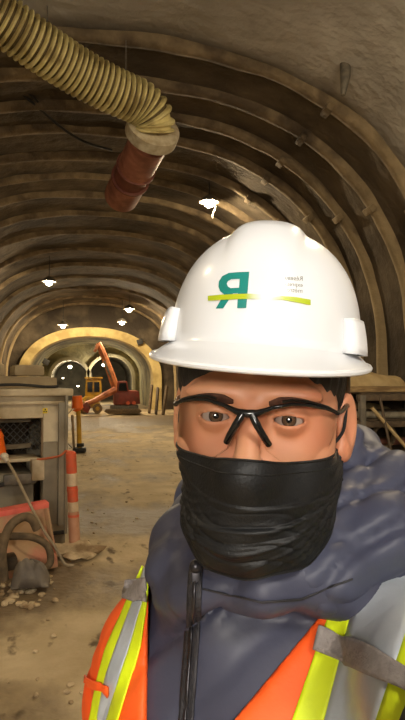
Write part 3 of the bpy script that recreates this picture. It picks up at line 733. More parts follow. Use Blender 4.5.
# ================================================================== THE PERSON
OFF = np.array([.07, .68, 0.])
person = thing('person', OFF, 'person in white hard hat, black mask, navy jacket and orange safety vest', 'person', rotz=-YAW)
person.location = v2w(OFF).tolist()
ORG[person] = OFF
# ---- head frame
HYAW, HROLL, HPITCH = rad(11), rad(2.6), rad(0)
Rz = Matrix.Rotation(-HYAW, 3, 'Z'); Ry = Matrix.Rotation(HROLL, 3, 'Y'); Rx = Matrix.Rotation(HPITCH, 3, 'X')
HR = np.array(Rz @ Ry @ Rx)
HO = VP(252, 418, .52) + HR @ np.array([0, .080, 0])
def h2v(p): return np.asarray(p, float) @ HR.T + HO
def v2h(p): return (np.asarray(p, float) - HO) @ HR

EX = .0318
def sd_face(P):
    Q = P.copy(); ax = np.abs(Q[..., 0]); S = Q.copy(); S[..., 0] = ax
    d = ell(Q, (0, .012, .04), (.075, .094, .088))
    d = smin(d, ell(Q, (0, -.026, -.022), (.068, .064, .088)), .03)
    d = smin(d, ell(S, (.045, -.046, .004), (.024, .026, .045)), .02)
    d = smin(d, ell(Q, (0, -.05, -.092), (.043, .042, .032)), .03)
    d = smin(d, ell(S, (.042, -.055, -.035), (.024, .024, .024)), .022)            # cheekbones
    d = smin(d, ell(S, (.030, -.083, .021), (.030, .012, .009)), .014)             # brow ridge
    d = smax(d, -ell(S, (EX, -.106, -.002), (.021, .021, .0145)), .014)              # sockets
    d = smin(d, capd(Q, (0, -.089, .006), (0, -.112, -.038), .0075, .0115), .014)  # nose
    d = smin(d, ell(S, (.0125, -.101, -.041), (.008, .011, .0075)), .008)
    d = smin(d, ell(Q, (0, -.092, -.07), (.024, .012, .012)), .012)                # lips
    # eyelids round the eyeball with an almond opening
    lid = ell(S, (EX, -.0795, 0), (.0150, .0142, .0142))
    xx = (S[..., 0] - EX) / .0145
    op_up = .0037 * (1 - xx ** 2) + .0002; op_dn = -.0040 * (1 - xx ** 2) - .0002
    almond = np.maximum(Q[..., 2] - op_up, op_dn - Q[..., 2]); almond = np.maximum(almond, np.abs(xx) * .0145 - .0145); almond = np.maximum(almond, Q[..., 1] + .074)
    d = smin(d, lid, .006); d = smax(d, -almond, .0012)
    # ears
    E = S - np.array([.079, .012, -.008])
    c_, s_ = math.cos(.45), math.sin(.45); e0 = E[..., 0] * c_ - E[..., 1] * s_; e1 = E[..., 0] * s_ + E[..., 1] * c_
    EE = np.stack([e0, e1, E[..., 2] + .12 * E[..., 1]], -1)
    ear = ell(EE, (.004, .004, 0), (.0075, .0185, .033)); ear = smin(ear, ell(EE, (.004, -.004, -.026), (.007, .010, .011)), .008)
    ear = smax(ear, -ell(EE, (.012, .001, .003), (.0065, .011, .022)), .004)
    d = smin(d, ear, .006)
    d = smin(d, capd(Q, (0, .018, -.07), (0, .045, -.2), .056, .06), .03)         # neck
    return d
# ---- torso frame
TY = rad(35); N = np.array([.062, .66, 1.415])
tr = np.array([math.cos(TY), -math.sin(TY), 0]); tf = np.array([-math.sin(TY), -math.cos(TY), 0]); tu = np.array([0, 0, 1.])
TB = np.stack([tr, -tf, tu], 1)         # local x right, y back, z up
def T(x, y, z): return N + TB @ np.array([x, y, z])
def v2t(P): return (P - N) @ TB
SHR, ELR, WRR = T(.185, -.015, -.065), np.array([.185, .315, 1.385]), np.array([.075, .085, 1.475])
SHL, ELL, WRL = T(-.136, .0, -.155), T(-.205, .03, -.42), T(-.195, -.06, -.66)
def sd_torso(P, fat=0.):
    Q = v2t(P)
    d = ell(Q, (0, -.012, -.19), (.182, .128, .20))
    d = smin(d, ell(Q, (0, -.005, -.42), (.172, .128, .22)), .06)
    d = smin(d, capd(Q, (-.105, .005, -.115), (.165, .005, -.065), .062), .05)
    d = smin(d, ell(Q, (0, .012, -.02), (.135, .085, .07)), .05)
    return d - fat
def sd_sleeves(P):
    a = chain(P, [(SHR, .072), (ELR, .056), (WRR, .046)]); b_ = chain(P, [(SHL, .074), (ELL, .060), (WRL, .048)])
    return np.minimum(a, b_)
def groove(u, wd): return np.exp(-(np.sin(u) / wd) ** 2)
def folds(P):
    Q = v2t(P); x, y, z = Q[..., 0], Q[..., 1], Q[..., 2]
    a = z * 36 + x * 22 + 1.3 * np.sin(x * 17 + 2) + .9 * np.sin(z * 25 + y * 20)
    b = z * 20 - x * 40 + 1.5 * np.sin(z * 19 + 1) + np.sin(y * 24)
    m = .5 + .5 * np.sin(x * 14 + z * 11); m2 = .5 + .5 * np.sin(x * 19 - z * 13 + 2)
    return .008 * groove(a, .35) * m + .007 * groove(b, .3) * m2 + .003 * np.sin(z * 47 + x * 28)
def sd_jacket(P):
    return smin(smin(sd_torso(P), sd_sleeves(P), .045), chain(P, cp, .02), .05) + folds(P)
collar_pts = [((206, 590, .540), .022), ((262, 592, .520), .020), ((322, 570, .550), .030), ((366, 535, .60), .036), ((365, 490, .68), .04), ((270, 480, .78), .04), ((212, 505, .75), .036),
              ((190, 537, .68), .032), ((183, 570, .61), .030), ((192, 590, .565), .024)]
cp = [(VP(*a), r) for a, r in collar_pts]
hood_pts = [((285, 588, .525), .018), ((328, 574, .54), .030), ((378, 538, .585), .042), ((385, 492, .66), .044), ((345, 465, .75), .050), ((270, 470, .80), .050), ((212, 500, .76), .042), ((190, 530, .69), .032)]
hp = [(VP(*a), r) for a, r in hood_pts]
hr = [(VP(*a), r) for a, r in (((348, 440, .67), .020), ((349, 480, .635), .022), ((343, 515, .585), .022), ((318, 548, .545), .020), ((285, 570, .525), .015))]
def sd_hood(P):
    Q = v2t(P); x, y, z = Q[..., 0], Q[..., 1], Q[..., 2]
    a = z * 40 - x * 30 + 1.2 * np.sin(y * 22) + np.sin(x * 25); b = z * 64 + x * 8 + 1.4 * np.sin(x * 21 + y * 17)
    d = np.minimum(chain(P, hp, .022), chain(P, hr, .015))
    return d + .007 * groove(a, .35) + .004 * groove(b, .3)
def sd_front(P): return np.minimum(sd_jacket(P), sd_hood(P))

# ---- body (one mesh: head and neck, under-body, hands)
bv, bf = [], []
def addpart(v, f):
    k = sum(len(x) for x in bv); bv.append(v); bf.append(f + k)
v, f = snets(sd_face, (-.11, -.135, -.215), (.11, .12, .14), .0021); addpart(h2v(v), f)
def sd_under(P):
    d = smin(sd_torso(P) + .03, capd(P, N + [0, 0, -.05], h2v((0, .03, -.14)), .056), .04)
    for a, b_ in (((SHR, .048), (ELR, .040)), ((ELR, .040), (WRR, .028)), ((SHL, .048), (ELL, .040)), ((ELL, .040), (WRL, .028))):
        d = smin(d, capd(P, a[0], b_[0], a[1], b_[1]), .02)
    hip = N + np.array([0, 0, -.52])
    for s in (-1, 1):
        h_ = hip + tr * .085 * s; k_ = np.array([h_[0] + tr[0] * .01 * s, h_[1] + tr[1] * .01 * s - .02, .48]); a_ = np.array([k_[0], k_[1] + .03, .09])
        d = smin(d, chain(P, [(h_, .075), (k_, .052), (a_, .04)]), .03)
    return d
v, f = snets(sd_under, (-.4, -.02, .02), (.45, 1.05, 1.6), .012); addpart(v, f)
def hand(wr, fwd, side, thumb, curl):
    fwd = np.array(fwd, float); fwd /= np.linalg.norm(fwd); side = np.array(side, float); side -= fwd * (side @ fwd); side /= np.linalg.norm(side); nrm = np.cross(side, fwd)
    def L(a, b_, c): return wr + side * a + fwd * b_ + nrm * c
    chains = []
    for k, (x, ln) in enumerate(((-.027, .068), (-.009, .077), (.009, .072), (.026, .056))):
        x = x * thumb; p = [L(x * .9, .085, 0)]; a = 0.25
        for sgm in (.45, .32, .23):
            a += curl; p.append(p[-1] + (fwd * math.cos(a) - nrm * math.sin(a) + side * x * .8) * ln * sgm)
        chains.append([(q, r) for q, r in zip(p, (.0088, .0082, .0075, .0066))])
    x = -.03 * thumb
    chains.append([(L(x * .6, .02, -.004), .013), (L(x * 1.5, .05, -.012), .0105), (L(x * 1.75, .078, -.022), .0092), (L(x * 1.6, .102, -.03), .0078)])
    def fn(P):
        d = smin(capd(P, L(-.018, .03, 0), L(-.02, .082, 0), .0135), capd(P, L(.018, .03, 0), L(.02, .078, 0), .0125), .02)
        d = smin(d, capd(P, L(0, -.03, 0), L(0, .07, 0), .022, .012), .015)
        for c in chains: d = smin(d, chain(P, c, .004), .004)
        return d
    c = L(0, .08, 0)
    v, f = snets(fn, c - .14, c + .14, .0032); addpart(v, f)
hand(WRR, (np.array([.03, -.03, 1.53]) - WRR), (0, .4, -1), 1, .32)
hand(WRL, (WRL - ELL), (-.8, -.6, 0), 1, .3)
body = addmesh('body', np.concatenate(bv), np.concatenate(bf), M['skin'], person)
# ---- eyes
def eye_mat():
    m = bpy.data.materials.new('eye'); m.use_nodes = True; n = m.node_tree.nodes; l = m.node_tree.links; b = n['Principled BSDF']
    b.inputs['Roughness'].default_value = .12
    tc = n.new('ShaderNodeTexCoord'); g = n.new('ShaderNodeAttribute'); g.attribute_name = 'iris'
    r = n.new('ShaderNodeValToRGB'); e = r.color_ramp.elements; r.color_ramp.interpolation = 'LINEAR'
    e[0].position = 0; e[0].color = (.004, .003, .003, 1); e[1].position = 1; e[1].color = (.33, .26, .23, 1)
    for p, c in ((.19, (.005, .004, .003, 1)), (.23, (.09, .05, .03, 1)), (.42, (.06, .032, .018, 1)), (.48, (.02, .012, .01, 1)), (.54, (.30, .24, .21, 1))):
        q = r.color_ramp.elements.new(p); q.color = c
    l.new(g.outputs['Fac'], r.inputs[0]); l.new(r.outputs[0], b.inputs['Base Color']); return m
EM = eye_mat()
for s in (-1, 1):
    b = bmesh.new(); bmesh.ops.create_uvsphere(b, u_segments=40, v_segments=32, radius=.0122)
    vs = np.array([x.co[:] for x in b.verts]); b.verts.index_update(); fs = [[x.index for x in q.verts] for q in b.faces]; b.free()
    c = np.array([s * EX, -.0795, 0]); P_ = vs + c; eyev = h2v(P_)
    look = v2h(np.array([0, 0, 1.62])) - c; look /= np.linalg.norm(look)
    d = np.linalg.norm(vs - look * .0122, axis=1) / .0122
    o = addmesh('eyeball', eyev, fs, EM, body)
    at_ = o.data.attributes.new('iris', 'FLOAT', 'POINT'); at_.data.foreach_set('value', (d * .95).astype(np.float32))
# eyebrows
def facepatch(name, U, m, t, parent, off=.0006, f=sd_face):
    o0 = np.array(U, float); O = o0.copy(); O[..., 1] = -.2
    D = np.zeros_like(O); D[..., 1] = 1
    p = march(f, O, D); p = p + grad(f, p) * off
    o = gridmesh(name, h2v(p), m, parent); solid(o, t, 0); return o
for s in (-1, 1):
    U = np.zeros((16, 4, 3))
    for i in range(16):
        q = i / 15; x = s * (.015 + .040 * q); z = .0140 + .0055 * math.sin(q * 2.3) - .004 * q
        for j in range(4): U[i, j] = (x, 0, z + (j / 3 - .5) * .0085 * (1 - .55 * q) * min(1, .35 + 3.2 * q))
    facepatch('eyebrow', U, M['brow'], .0012, body)
# ---- hair
def sd_hair(P):
    ax = np.abs(P[..., 0])
    d = smin(ell(P, (0, .012, .04), (.082, .100, .094)), ell(P, (0, .04, -.03), (.070, .062, .07)), .03)
    d = smin(d, ell(np.stack([ax, P[..., 1], P[..., 2]], -1), (.049, -.036, .042), (.0275, .034, .040)), .012)
    line = np.minimum(0.048 - P[..., 2], -P[..., 1] - .030)                       # front hair line, bare forehead below it
    side = np.maximum(-(P[..., 1] + .046 + .85 * np.clip(P[..., 2], -.015, .05)), -(P[..., 2] + .022 + .9 * (P[..., 1] + .01) * (P[..., 1] > -.01)))
    d = np.maximum(d, np.where(P[..., 2] > .048, -1, side))
    d = np.maximum(d, -(P[..., 2] + .06)) 
    return d + .0012 * np.sin(P[..., 0] * 300 + P[..., 1] * 420)
v, f = snets(sd_hair, (-.1, -.1, -.08), (.1, .125, .145), .0028)
addmesh('hair', h2v(v), f, M['hair'], person)

# ---- hard hat
HA, HB, HH = .0945, .122, .1185
HZ = .0625                                          # rim height above the eyes
def hat_point(th, s, out=0.):
    # s 0..1 dome from crown to rim, 1..2 brim
    c, sn = math.cos(th), math.sin(th)
    if s <= 1:
        ph = s * PI / 2; r = math.sin(ph) ** .86; z = HH * math.cos(ph) ** .80
        x, y = HA * r * c, HB * r * sn
        x *= 1 - .03 * math.cos(ph)
        k = max(0., 1 - (abs(x) / .034) ** 4) if abs(x) < .034 else 0.
        lift = .0075 * k * min(1, max(0., (1 - s) * 2.4 - .55)) * min(1, max(0., (1.0 - s) * 6))
        n = Vector((x / HA ** 2, y / HB ** 2, z / HH ** 2)).normalized()
        return np.array([x + n.x * (lift + out), y + n.y * (lift + out) + .008, HZ + z + n.z * (lift + out)])
    q = s - 1
    fr = max(0., -sn) ** 1.5
    e = .002 + .036 * fr + .005 * abs(c)
    x = (HA + e * .9 * q) * c; y = (HB + e * q) * sn + .008
    return np.array([x, y, HZ - (.006 + .007 * fr) * q ** 1.2 - .008 * q * max(0, -sn)])
HR2 = np.array(Matrix.Rotation(rad(2.2), 3, 'Y'))
def t2v(p): return h2v((np.asarray(p, float) - [0, 0, HZ]) @ HR2.T + [0, 0, HZ])
hat = None
G = np.array([[hat_point(2 * PI * k / 128, s) for k in range(128)] for s in list(np.linspace(.012, 1, 44)) + [1.02, 1.2, 1.5, 1.8, 1.95, 2.0]])
nu, nv = G.shape[:2]
fs = [(i * nv + j, (i + 1) * nv + j, (i + 1) * nv + (j + 1) % nv, i * nv + (j + 1) % nv) for i in range(nu - 1) for j in range(nv)]
fs.append(list(range(nv)))
hat = addmesh('hard_hat', t2v(G.reshape(-1, 3)), fs, M['hat'], person); solid(hat, .0035, -1)
# rolled rim bead
rim = [t2v(hat_point(2 * PI * k / 96, 2.0) + np.array([0, 0, -.001])) for k in range(96)]
MB().tube(rim, .0028, 8, closed=True).build('rim_bead', M['hat'], hat)
# accessory slots at the sides
for s in (-1, 1):
    for th0 in (-PI / 2 + s * 1.08,):
        G = []
        for i in range(9):
            row = []
            th = th0 + (i / 8 - .5) * .34
            for j in range(7):
                ss = .885 + .115 * j / 6; edge = min(i, 8 - i, j + 1 if j < 6 else 9); o_ = .0065 * min(1., edge / 1.2)
                row.append(hat_point(th, min(ss, 1), o_ + (.004 * j / 6 if edge else 0)))
            G.append(row)
        solid(gridmesh('accessory_slot', t2v(np.array(G)), M['hat'], hat), .002, 0)
# sweat band inside
MB().tube([t2v(np.array([0.077 * math.cos(a), .104 * math.sin(a) + .008, HZ - .002])) for a in np.linspace(0, 2 * PI, 65)[:-1]], .0105, 8, closed=True).build('headband', M['hatband'], hat)
MB().bar(t2v((.081, -.008, HZ + .004)), t2v((.086, .020, HZ - .030)), .004, .022, .001).build('strap_tab', M['cable'], hat)

# ---- print on the hat: the mirrored R, the lime bar and the three small lines
from mathutils.bvhtree import BVHTree
me_ = hat.data; HVv = [Vector(x.co) for x in me_.vertices]; tree = BVHTree.FromPolygons(HVv, [list(p.vertices) for p in me_.polygons])
def hat_project(px, py, lift):                    # a picture of the print laid on the shell along the wearer's line of sight
    d = Vector(vdir(px, py).tolist()).normalized(); o = Vector((np.array([0, 0, 1.62]) - OFF).tolist())
    loc, nrm, _, _ = tree.ray_cast(o, d)
    if loc is None: return None
    if nrm.dot(d) > 0: nrm = -nrm
    return loc + nrm * lift
def print_shape(name, loops, m, lift=.0006, cuts=3):
    b = bmesh.new(); es = []
    for lp in loops:
        vs = [b.verts.new((x, y, 0)) for x, y in lp]; es += [b.edges.new((vs[k], vs[(k + 1) % len(vs)])) for k in range(len(vs))]
    bmesh.ops.triangle_fill(b, edges=es, use_beauty=True)
    for _ in range(cuts):
        L_ = [e for e in b.edges if e.calc_length() > 2.2]
        if not L_: break
        bmesh.ops.subdivide_edges(b, edges=L_, cuts=1); bmesh.ops.triangulate(b, faces=b.faces[:])
    b.verts.index_update(); pts = []; uv = []
    for v in b.verts:
        p = hat_project(v.co.x, v.co.y, lift); pts.append(np.array(p) + OFF if p is not None else VP(v.co.x, v.co.y, .5)); uv.append(v.co.x)
    fs = [[v.index for v in q.verts] for q in b.faces]; b.free()
    return addmesh(name, pts, fs, m, hat), uv
bowl = [(249.5, 272.0), (238, 272.4), (229, 273.2), (222.5, 276.5), (219.3, 281.5), (218.9, 287), (220.5, 291.5), (224.5, 294.5)]
Rout = bowl + [(216.0, 308.8), (223.5, 308.6), (233.3, 293.6), (238.2, 293.3), (237.4, 308.3), (246.4, 308.3)]
Rin = [(240.0, 279.0), (239.2, 288.0), (231, 288.4), (228.2, 286.8), (227.0, 284.0), (228.2, 281.2), (231.5, 279.4)]
print_shape('print_letter', [Rout, Rin], M['teal'])
def bar_mat():
    m = mat('lime_print_fade', (172, 188, 24), (178, 194, 30), .4, 30); n = m.node_tree.nodes; l = m.node_tree.links
    a = n.new('ShaderNodeAttribute'); a.attribute_name = 'fade'; b = n['Principled BSDF']; old = b.inputs['Base Color'].links[0].from_socket
    mx = n.new('ShaderNodeMixRGB'); l.new(a.outputs['Fac'], mx.inputs[0]); l.new(old, mx.inputs[1]); mx.inputs[2].default_value = (*lin((236, 238, 240)), 1); l.new(mx.outputs[0], b.inputs['Base Color']); return m
BM = bar_mat()
def prbar(lo, fa):
    top = [(x, y) for x, y, _ in lo]; bot = [(x, y + h_) for x, y, h_ in lo][::-1]
    o, xs = print_shape('print_bar', [top + bot], BM, .0009, 4)
    at_ = o.data.attributes.new('fade', 'FLOAT', 'POINT'); at_.data.foreach_set('value', np.clip([(fa(x)) for x in xs], 0, 1).astype(np.float32))
prbar([(208.5, 296.2, 4.8), (222, 295.0, 5.2), (236, 294.2, 5.4), (250, 294.0, 5.2), (262, 295.0, 4.2)], lambda x: (x - 246) / 16)
prbar([(271, 297.8, 2.0), (282, 296.0, 4.0), (296, 297.4, 5.2), (310, 300.0, 5.4)], lambda x: (284 - x) / 13)
def printed_text(txt, xr, y, hgt, name):
    cu = bpy.data.curves.new('t', 'FONT'); cu.body = txt; cu.size = 1; cu.resolution_u = 2
    to = bpy.data.objects.new('t', cu); COL.objects.link(to); dg = bpy.context.evaluated_depsgraph_get(); m = to.evaluated_get(dg).to_mesh()
    vs = [tuple(x.co) for x in m.vertices]; fs = [list(p.vertices) for p in m.polygons]; to.evaluated_get(dg).to_mesh_clear()
    bpy.data.objects.remove(to); bpy.data.curves.remove(cu)
    pts = []
    for x, yy, _ in vs:
        p = hat_project(xr - x * hgt, y - yy * hgt + (x * hgt) * -.08, .0006); pts.append(np.array(p) + OFF)
    addmesh(name, pts, fs, M['greyprint'], hat, smooth=False)
printed_text('Réseau', 302.8, 281.2, 6.4, 'print_line'); printed_text('express', 302.6, 287.2, 5.8, 'print_line'); printed_text('métro', 302.4, 293.2, 6.4, 'print_line')

# ---- safety glasses
def gl_y(x): return -.115 + .051 * (abs(x) / .072) ** 2.1
def frame_z(x):
    a = abs(x)
    pts = [(0, .0055), (.008, .0065), (.020, .0115), (.035, .0148), (.05, .0140), (.064, .0112), (.073, .0075)]
    return float(np.interp(a, [p[0] for p in pts], [p[1] for p in pts]))
xs = np.linspace(-.073, .073, 61)
path = [h2v((x, gl_y(x), frame_z(x))) for x in xs]
rr = [.0017 + .0019 * math.exp(-(x / .012) ** 2) for x in xs]
gls = MB().tube(path, rr, 10).build('safety_glasses', M['frame'], person)
MB().tube([h2v((x, gl_y(x) - .002, frame_z(x) + .0034 - .0030 * (abs(x) / .073) ** 4)) for x in xs if abs(x) > .026 and x < 0], .0011, 6).build('brow_trim', M['frame'], gls)
MB().tube([h2v((x, gl_y(x) - .002, frame_z(x) + .0034 - .0030 * (abs(x) / .073) ** 4)) for x in xs if abs(x) > .026 and x > 0], .0011, 6).build('brow_trim', M['frame'], gls)
def clear():
    m = bpy.data.materials.new('clear_lens'); m.use_nodes = True; n = m.node_tree.nodes; l = m.node_tree.links; n.remove(n['Principled BSDF'])
    tr_ = n.new('ShaderNodeBsdfTransparent'); tr_.inputs[0].default_value = (.975, .965, .945, 1); gs = n.new('ShaderNodeBsdfGlossy'); gs.inputs['Roughness'].default_value = .03
    fr = n.new('ShaderNodeFresnel'); fr.inputs[0].default_value = 1.24; mx = n.new('ShaderNodeMixShader')
    l.new(fr.outputs[0], mx.inputs[0]); l.new(tr_.outputs[0], mx.inputs[1]); l.new(gs.outputs[0], mx.inputs[2]); l.new(mx.outputs[0], n['Material Output'].inputs[0]); return m
LM = clear()
for s in (-1, 1):
    G = np.zeros((26, 14, 3))
    for i in range(26):
        q = i / 25; x = s * (.0085 + .0635 * q)
        top = frame_z(x); bot = float(np.interp(q, [0, .12, .3, .55, .8, .95, 1], [-.008, -.024, -.033, -.037, -.033, -.018, -.002]))
        for j in range(14):
            z = top + (bot - top) * j / 13
            G[i, j] = (x, gl_y(x) + .0025 + .012 * max(0., -z / .035) ** 2 * .5, z)
    gridmesh('lens', h2v(G if s > 0 else G[::-1]), LM, gls)
    e = [h2v(G[i, 13]) for i in range(26)]
    MB().tube(e, .0006, 6).build('lens_edge', LM, gls)
    MB().tube(spline([h2v((s * .004, -.117, .005)), h2v((s * .009, -.1175, -.004)), h2v((s * .0145, -.112, -.0135)), h2v((s * .0175, -.106, -.019))], 5), [.0032] * 6 + [.0030] * 5 + [.0028] * 5, 10).build('nose_pad', M['frame'], gls)
    MB().tube(spline([h2v((s * .0725, gl_y(.073), .0075)), h2v((s * .0785, -.035, .009)), h2v((s * .083, .0, .012)), h2v((s * .085, .018, .008)), h2v((s * .084, .036, -.008))], 6), .0023, 8).build('temple_arm', M['frame'], gls)

# ---- face mask
def sd_core(P):
    S = P.copy(); S[..., 0] = np.abs(P[..., 0])
    d = smin(ell(P, (0, -.028, -.024), (.064, .063, .088)), ell(P, (0, -.05, -.092), (.043, .042, .032)), .03)
    return smin(d, ell(S, (.041, -.055, -.037), (.023, .024, .024)), .025)
def sd_mask(P):
    d = smin(sd_core(P), ell(P, (0, -.037, -.074), (.057, .077, .070)), .02)
    d = smin(d, capd(P, (0, -.098, -.025), (0, -.1155, -.042), .011, .014), .04)
    d = smin(d, ell(P, (0, -.060, -.098), (.046, .050, .034)), .03)
    return d
nph, nz_ = 110, 96
G = np.zeros((nph, nz_, 3))
for i in range(nph):
    ph = rad(-82 + 164 * i / (nph - 1)); a = abs(ph) / rad(82)
    zt = -.036 + .004 * math.exp(-(ph / .25) ** 2) + .010 * a ** 2
    zb = -.124 + .064 * a ** 2.0 + .003 * math.sin(ph * 5)
    for j in range(nz_):
        G[i, j] = (ph, zt + (zb - zt) * j / (nz_ - 1), j / (nz_ - 1))
PHI, ZZ, V_ = G[..., 0], G[..., 1], G[..., 2]
O = np.stack([.3 * np.sin(PHI), -.02 - .3 * np.cos(PHI), ZZ], -1); D = np.stack([-np.sin(PHI), np.cos(PHI), 0 * PHI], -1)
pm = march(sd_mask, O, D, 110)
out = .0035 + 0 * V_
for k, (c, amp) in enumerate(((.36, .0022), (.54, .0030), (.74, .0026))):   # pleats
    cc = c + .05 * np.sin(PHI * 1.7 + k * 2.1) - .05 * (PHI / 1.4) ** 2 * (k - .6)
    out += amp * np.clip(1 - np.clip((V_ - cc) / .15, 0, 1), 0, 1) * np.clip((V_ - cc) / .012, 0, 1) * np.clip(.75 + .5 * np.sin(PHI * 3 + k), 0, 1)
aa = np.abs(PHI) / rad(82)
wr = np.sin(PHI * 7 + V_ * 26 + 2.2 * np.sin(PHI * 4 + V_ * 5)); out += .0020 * np.exp(-(wr / .35) ** 2) * np.clip(V_ * 2.2 - .7, 0, 1) * np.clip((1 - V_) * 6, 0, 1)
wr = np.sin(-PHI * 9 + V_ * 22 + 2 * np.sin(PHI * 5)); out -= .0018 * np.exp(-(wr / .3) ** 2) * np.clip(V_ * 2.2 - .6, 0, 1) * np.clip((1 - V_) * 6, 0, 1)
out += .0010 * np.sin(PHI * 13 + V_ * 9 + 2 * np.sin(V_ * 11)) * np.clip(V_ * 1.6 - .35, 0, 1) + .0028 * np.sin(V_ * 34 + PHI * 3) * np.clip(aa * 2.6 - 1.5, 0, 1)
out += (.0065 * np.clip(np.sin(PHI), 0, 1) - .004 * np.clip(-np.sin(PHI), 0, 1)) * np.clip(V_ * 3, 0, 1) + .006 * np.clip(V_ - .55, 0, 1)
nrm_ = grad(sd_mask, pm)
pm = pm + nrm_ * out[..., None]
mask = gridmesh('face_mask', h2v(pm), M['maskm'], person); solid(mask, .0012, 0)
for nm, j0 in (('top_hem', 0), ('bottom_hem', nz_ - 1)):
    MB().tube([h2v(pm[i, j0] + nrm_[i, j0] * .0004) for i in range(nph)], .0013, 6).build(nm, M['maskm'], mask)
MB().tube([h2v(pm[i, 9] + nrm_[i, 9] * .0006) for i in range(4, nph - 4)], .0008, 6).build('nose_wire', M['maskm'], mask)
for i_, s in ((0, -1), (nph - 1, 1)):
    MB().tube([h2v(pm[i_, j]) for j in range(nz_)], .0016, 6).build('side_hem', M['maskm'], mask)
    MB().tube(spline([h2v(pm[i_, 3]), h2v((s * .080, -.012, -.012)), h2v((s * .0835, .010, .012)), h2v((s * .088, .026, .004)), h2v((s * .086, .024, -.022)), h2v((s * .080, .0, -.045)), h2v(pm[i_, nz_ - 4])], 6), .0016, 6).build('ear_loop', M['maskm'], mask)

# ---- jacket, hood and zip
v, f = snets(sd_jacket, (-.42, .0, .86), (.46, 1.02, 1.56), .0065)
jac = addmesh('jacket', v, f, M['jacket'], person)
v, f = snets(sd_hood, (-.12, .42, 1.3), (.40, .95, 1.66), .0048)
addmesh('hood', v, f, M['hood'], jac)
CAMV = np.array([0, 0, 1.62])
def drape(name, left, right, m, parent, f, off, t, nu=9, nv=40):
    # left/right: outlines down the cloth, (px, py) of their points; the patch lies on the cloth surface
    def rs(lp):
        lp = np.array(lp, float); L_ = np.concatenate([[0], np.cumsum(np.linalg.norm(np.diff(lp, axis=0), axis=1))]); s = np.linspace(0, L_[-1], nv)
        return np.stack([np.interp(s, L_, lp[:, k]) for k in range(2)], 1)
    A, B = rs(left), rs(right); q = np.linspace(0, 1, nu)[None, :, None]
    U = A[:, None] * (1 - q) + B[:, None] * q
    D = vdir(U[..., 0], U[..., 1]); O = np.zeros_like(D) + CAMV + D * .25
    p = march(f, O, D, 120, .6, 1.2); n_ = grad(f, p, .004); p = p + n_ * off
    o = gridmesh(name, p, m, parent); solid(o, t, 0); return o
zt = drape('zip_placket', [(190, 566), (187, 620), (182, 680), (176, 760), (168, 900)], [(203, 566), (201, 620), (197, 680), (191, 760), (185, 900)], M['zip'], jac, sd_front, .0012, .0015, 7, 60)
zt2 = drape('zip_teeth', [(195.5, 568), (193, 620), (188.5, 680), (182.5, 760), (175.5, 900)], [(198, 568), (195.5, 620), (191, 680), (185, 760), (178, 900)], M['zipmetal'], jac, sd_front, .0028, .002, 3, 60)
zp = march(sd_front, CAMV + vdir([[196.]], [[572.]]) * .25, vdir([[196.]], [[572.]]), 120, .6, 1.2)[0, 0]
MB().bar(zp + [0, -.010, .008], zp + [0, -.012, -.022], .008, .004, .0015).ball(zp + [0, -.010, .008], .006).build('zip_pull', M['zipmetal'], jac)
drape('collar_seam', [(203, 588), (262, 601), (300, 598), (352, 578)], [(203, 590), (262, 603), (300, 600), (352, 580)], M['zip'], jac, sd_front, .0008, .001, 3, 60)

# ---- safety vest
def plane_px(a, b_):
    n_ = np.cross(vdir(*a), vdir(*b_)); return n_ / np.linalg.norm(n_)
PL = plane_px((149, 560), (147, 720)); PR = plane_px((332, 602), (234, 720))
if (VP(190, 640, .6) - CAMV) @ PL > 0: PL = -PL          # positive = outside the opening
if (VP(200, 640, .6) - CAMV) @ PR > 0: PR = -PR
def sd_vestbase(P):
    up = smin(sd_torso(P), np.minimum(capd(P, SHR, SHR + (ELR - SHR) * .33, .074, .072), capd(P, SHL, SHL + (ELL - SHL) * .42, .076, .073)), .045)
    return up + folds(P) * .8 - .010
def sd_vest(P):
    d = sd_vestbase(P)
    Q = P - CAMV
    opening = np.maximum(-(Q @ PL), -(Q @ PR))             # negative = inside V ... between both front edges
    outer = np.maximum(opening * 0 - 1, -np.maximum(Q @ PL, Q @ PR))
    back = v2t(P)[..., 1] - .0
    outside = np.where(back > 0, -back, outer)
    d = np.maximum(d, outside)
    d = np.maximum(d, (.92 - P[..., 2]))
    neck = .105 - np.linalg.norm((P - (N + tu * .02))[..., :2], axis=-1)
    return np.maximum(d, np.minimum(neck, P[..., 2] * 0 + 1))
v, f = snets(sd_vest, (-.40, .18, .88), (.45, 1.02, 1.56), .0058)
vest = addmesh('safety_vest', v, f, M['vest'], person)
def sv(P): return sd_vestbase(P)
# picture-right side
drape('yellow_stripe', [(338, 590), (334, 600), (292, 720), (262, 800), (230, 900), (196, 1000)], [(372, 560), (362, 582), (325, 720), (300, 800), (272, 900), (244, 1000)], M['vyellow'], vest, sv, .0015, .0016)
drape('reflective_stripe', [(372, 560), (362, 582), (325, 720), (300, 800), (272, 900), (244, 1000)], [(432, 560), (405, 638), (378, 720), (352, 800), (325, 900), (298, 1000)], M['vsilver'], vest, sv, .0018, .0018)
drape('yellow_stripe', [(432, 560), (405, 638), (378, 720), (352, 800), (325, 900), (298, 1000)], [(470, 570), (440, 640), (412, 720), (386, 800), (358, 900), (330, 1000)], M['vyellow'], vest, sv, .0015, .0016)
drape('radio_strap', [(320, 623), (345, 634), (380, 652), (405, 669), (440, 690)], [(314, 651), (342, 662), (378, 679), (405, 691), (440, 712)], M['webbing'], vest, sv, .006, .003, 7, 40)
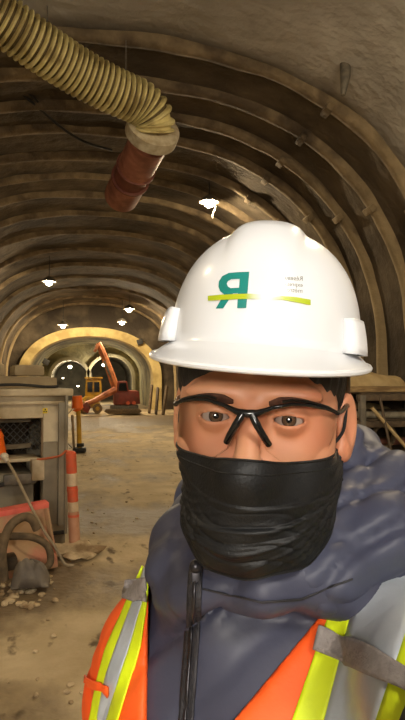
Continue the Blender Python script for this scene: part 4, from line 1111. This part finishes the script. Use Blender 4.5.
# picture-left side
drape('yellow_stripe', [(143, 566), (126, 605), (106, 650), (98, 680), (90, 720), (86, 800), (92, 960)], [(146, 568), (133, 605), (116, 650), (106, 680), (98, 720), (94, 800), (100, 960)], M['vyellow'], vest, sv, .0015, .0016)
drape('reflective_stripe', [(146, 568), (133, 605), (116, 650), (106, 680), (98, 720), (94, 800), (100, 960)], [(148, 575), (143, 605), (130, 650), (118, 684), (108, 720), (104, 800), (111, 960)], M['vsilver'], vest, sv, .0018, .0018)
drape('yellow_stripe', [(148, 575), (143, 605), (130, 650), (118, 684), (108, 720), (104, 800), (111, 960)], [(149, 590), (147, 610), (141, 650), (130, 684), (119, 720), (116, 800), (123, 960)], M['vyellow'], vest, sv, .0015, .0016)
drape('shoulder_tab', [(127, 583), (124, 600)], [(149, 578), (149, 603)], M['webbing'], vest, sv, .004, .002, 7, 10)
drape('orange_band', [(88, 677), (87, 685)], [(112, 686), (111, 694)], M['vest'], vest, sv, .005, .002, 10, 6)

# ---- trousers and boots
hip = N + np.array([0, 0, -.52])
def sd_trouser(P):
    d = ell(P, hip + [0, 0, .02], (.18, .15, .14))
    for s in (-1, 1):
        h_ = hip + tr * .085 * s; k_ = np.array([h_[0] + tr[0] * .01 * s, h_[1] + tr[1] * .01 * s - .02, .48]); a_ = np.array([k_[0], k_[1] + .03, .12])
        d = smin(d, chain(P, [(h_, .098), (k_, .074), (a_, .064)]), .03)
    return np.maximum(d, .10 - P[..., 2])
v, f = snets(sd_trouser, (-.25, .35, .05), (.4, 1.0, 1.1), .011); addmesh('trousers', v, f, M['trouser'], person)
for s in (-1, 1):
    h_ = hip + tr * .085 * s; k_ = np.array([h_[0] + tr[0] * .01 * s, h_[1] + tr[1] * .01 * s + .01, 0])
    def sd_boot(P):
        d = smin(capd(P, k_ + [0, 0, .06], k_ + [0, 0, .22], .056, .054), capd(P, k_ + [0, 0, .05], k_ + tf * .17 + [0, 0, .04], .05, .046), .04)
        return np.maximum(d, -P[..., 2] + .004)
    v, f = snets(sd_boot, k_ + [-.25, -.3, -.02], k_ + [.25, .2, .32], .009)
    bt = addmesh('boot', v, f, M['boot'], person)
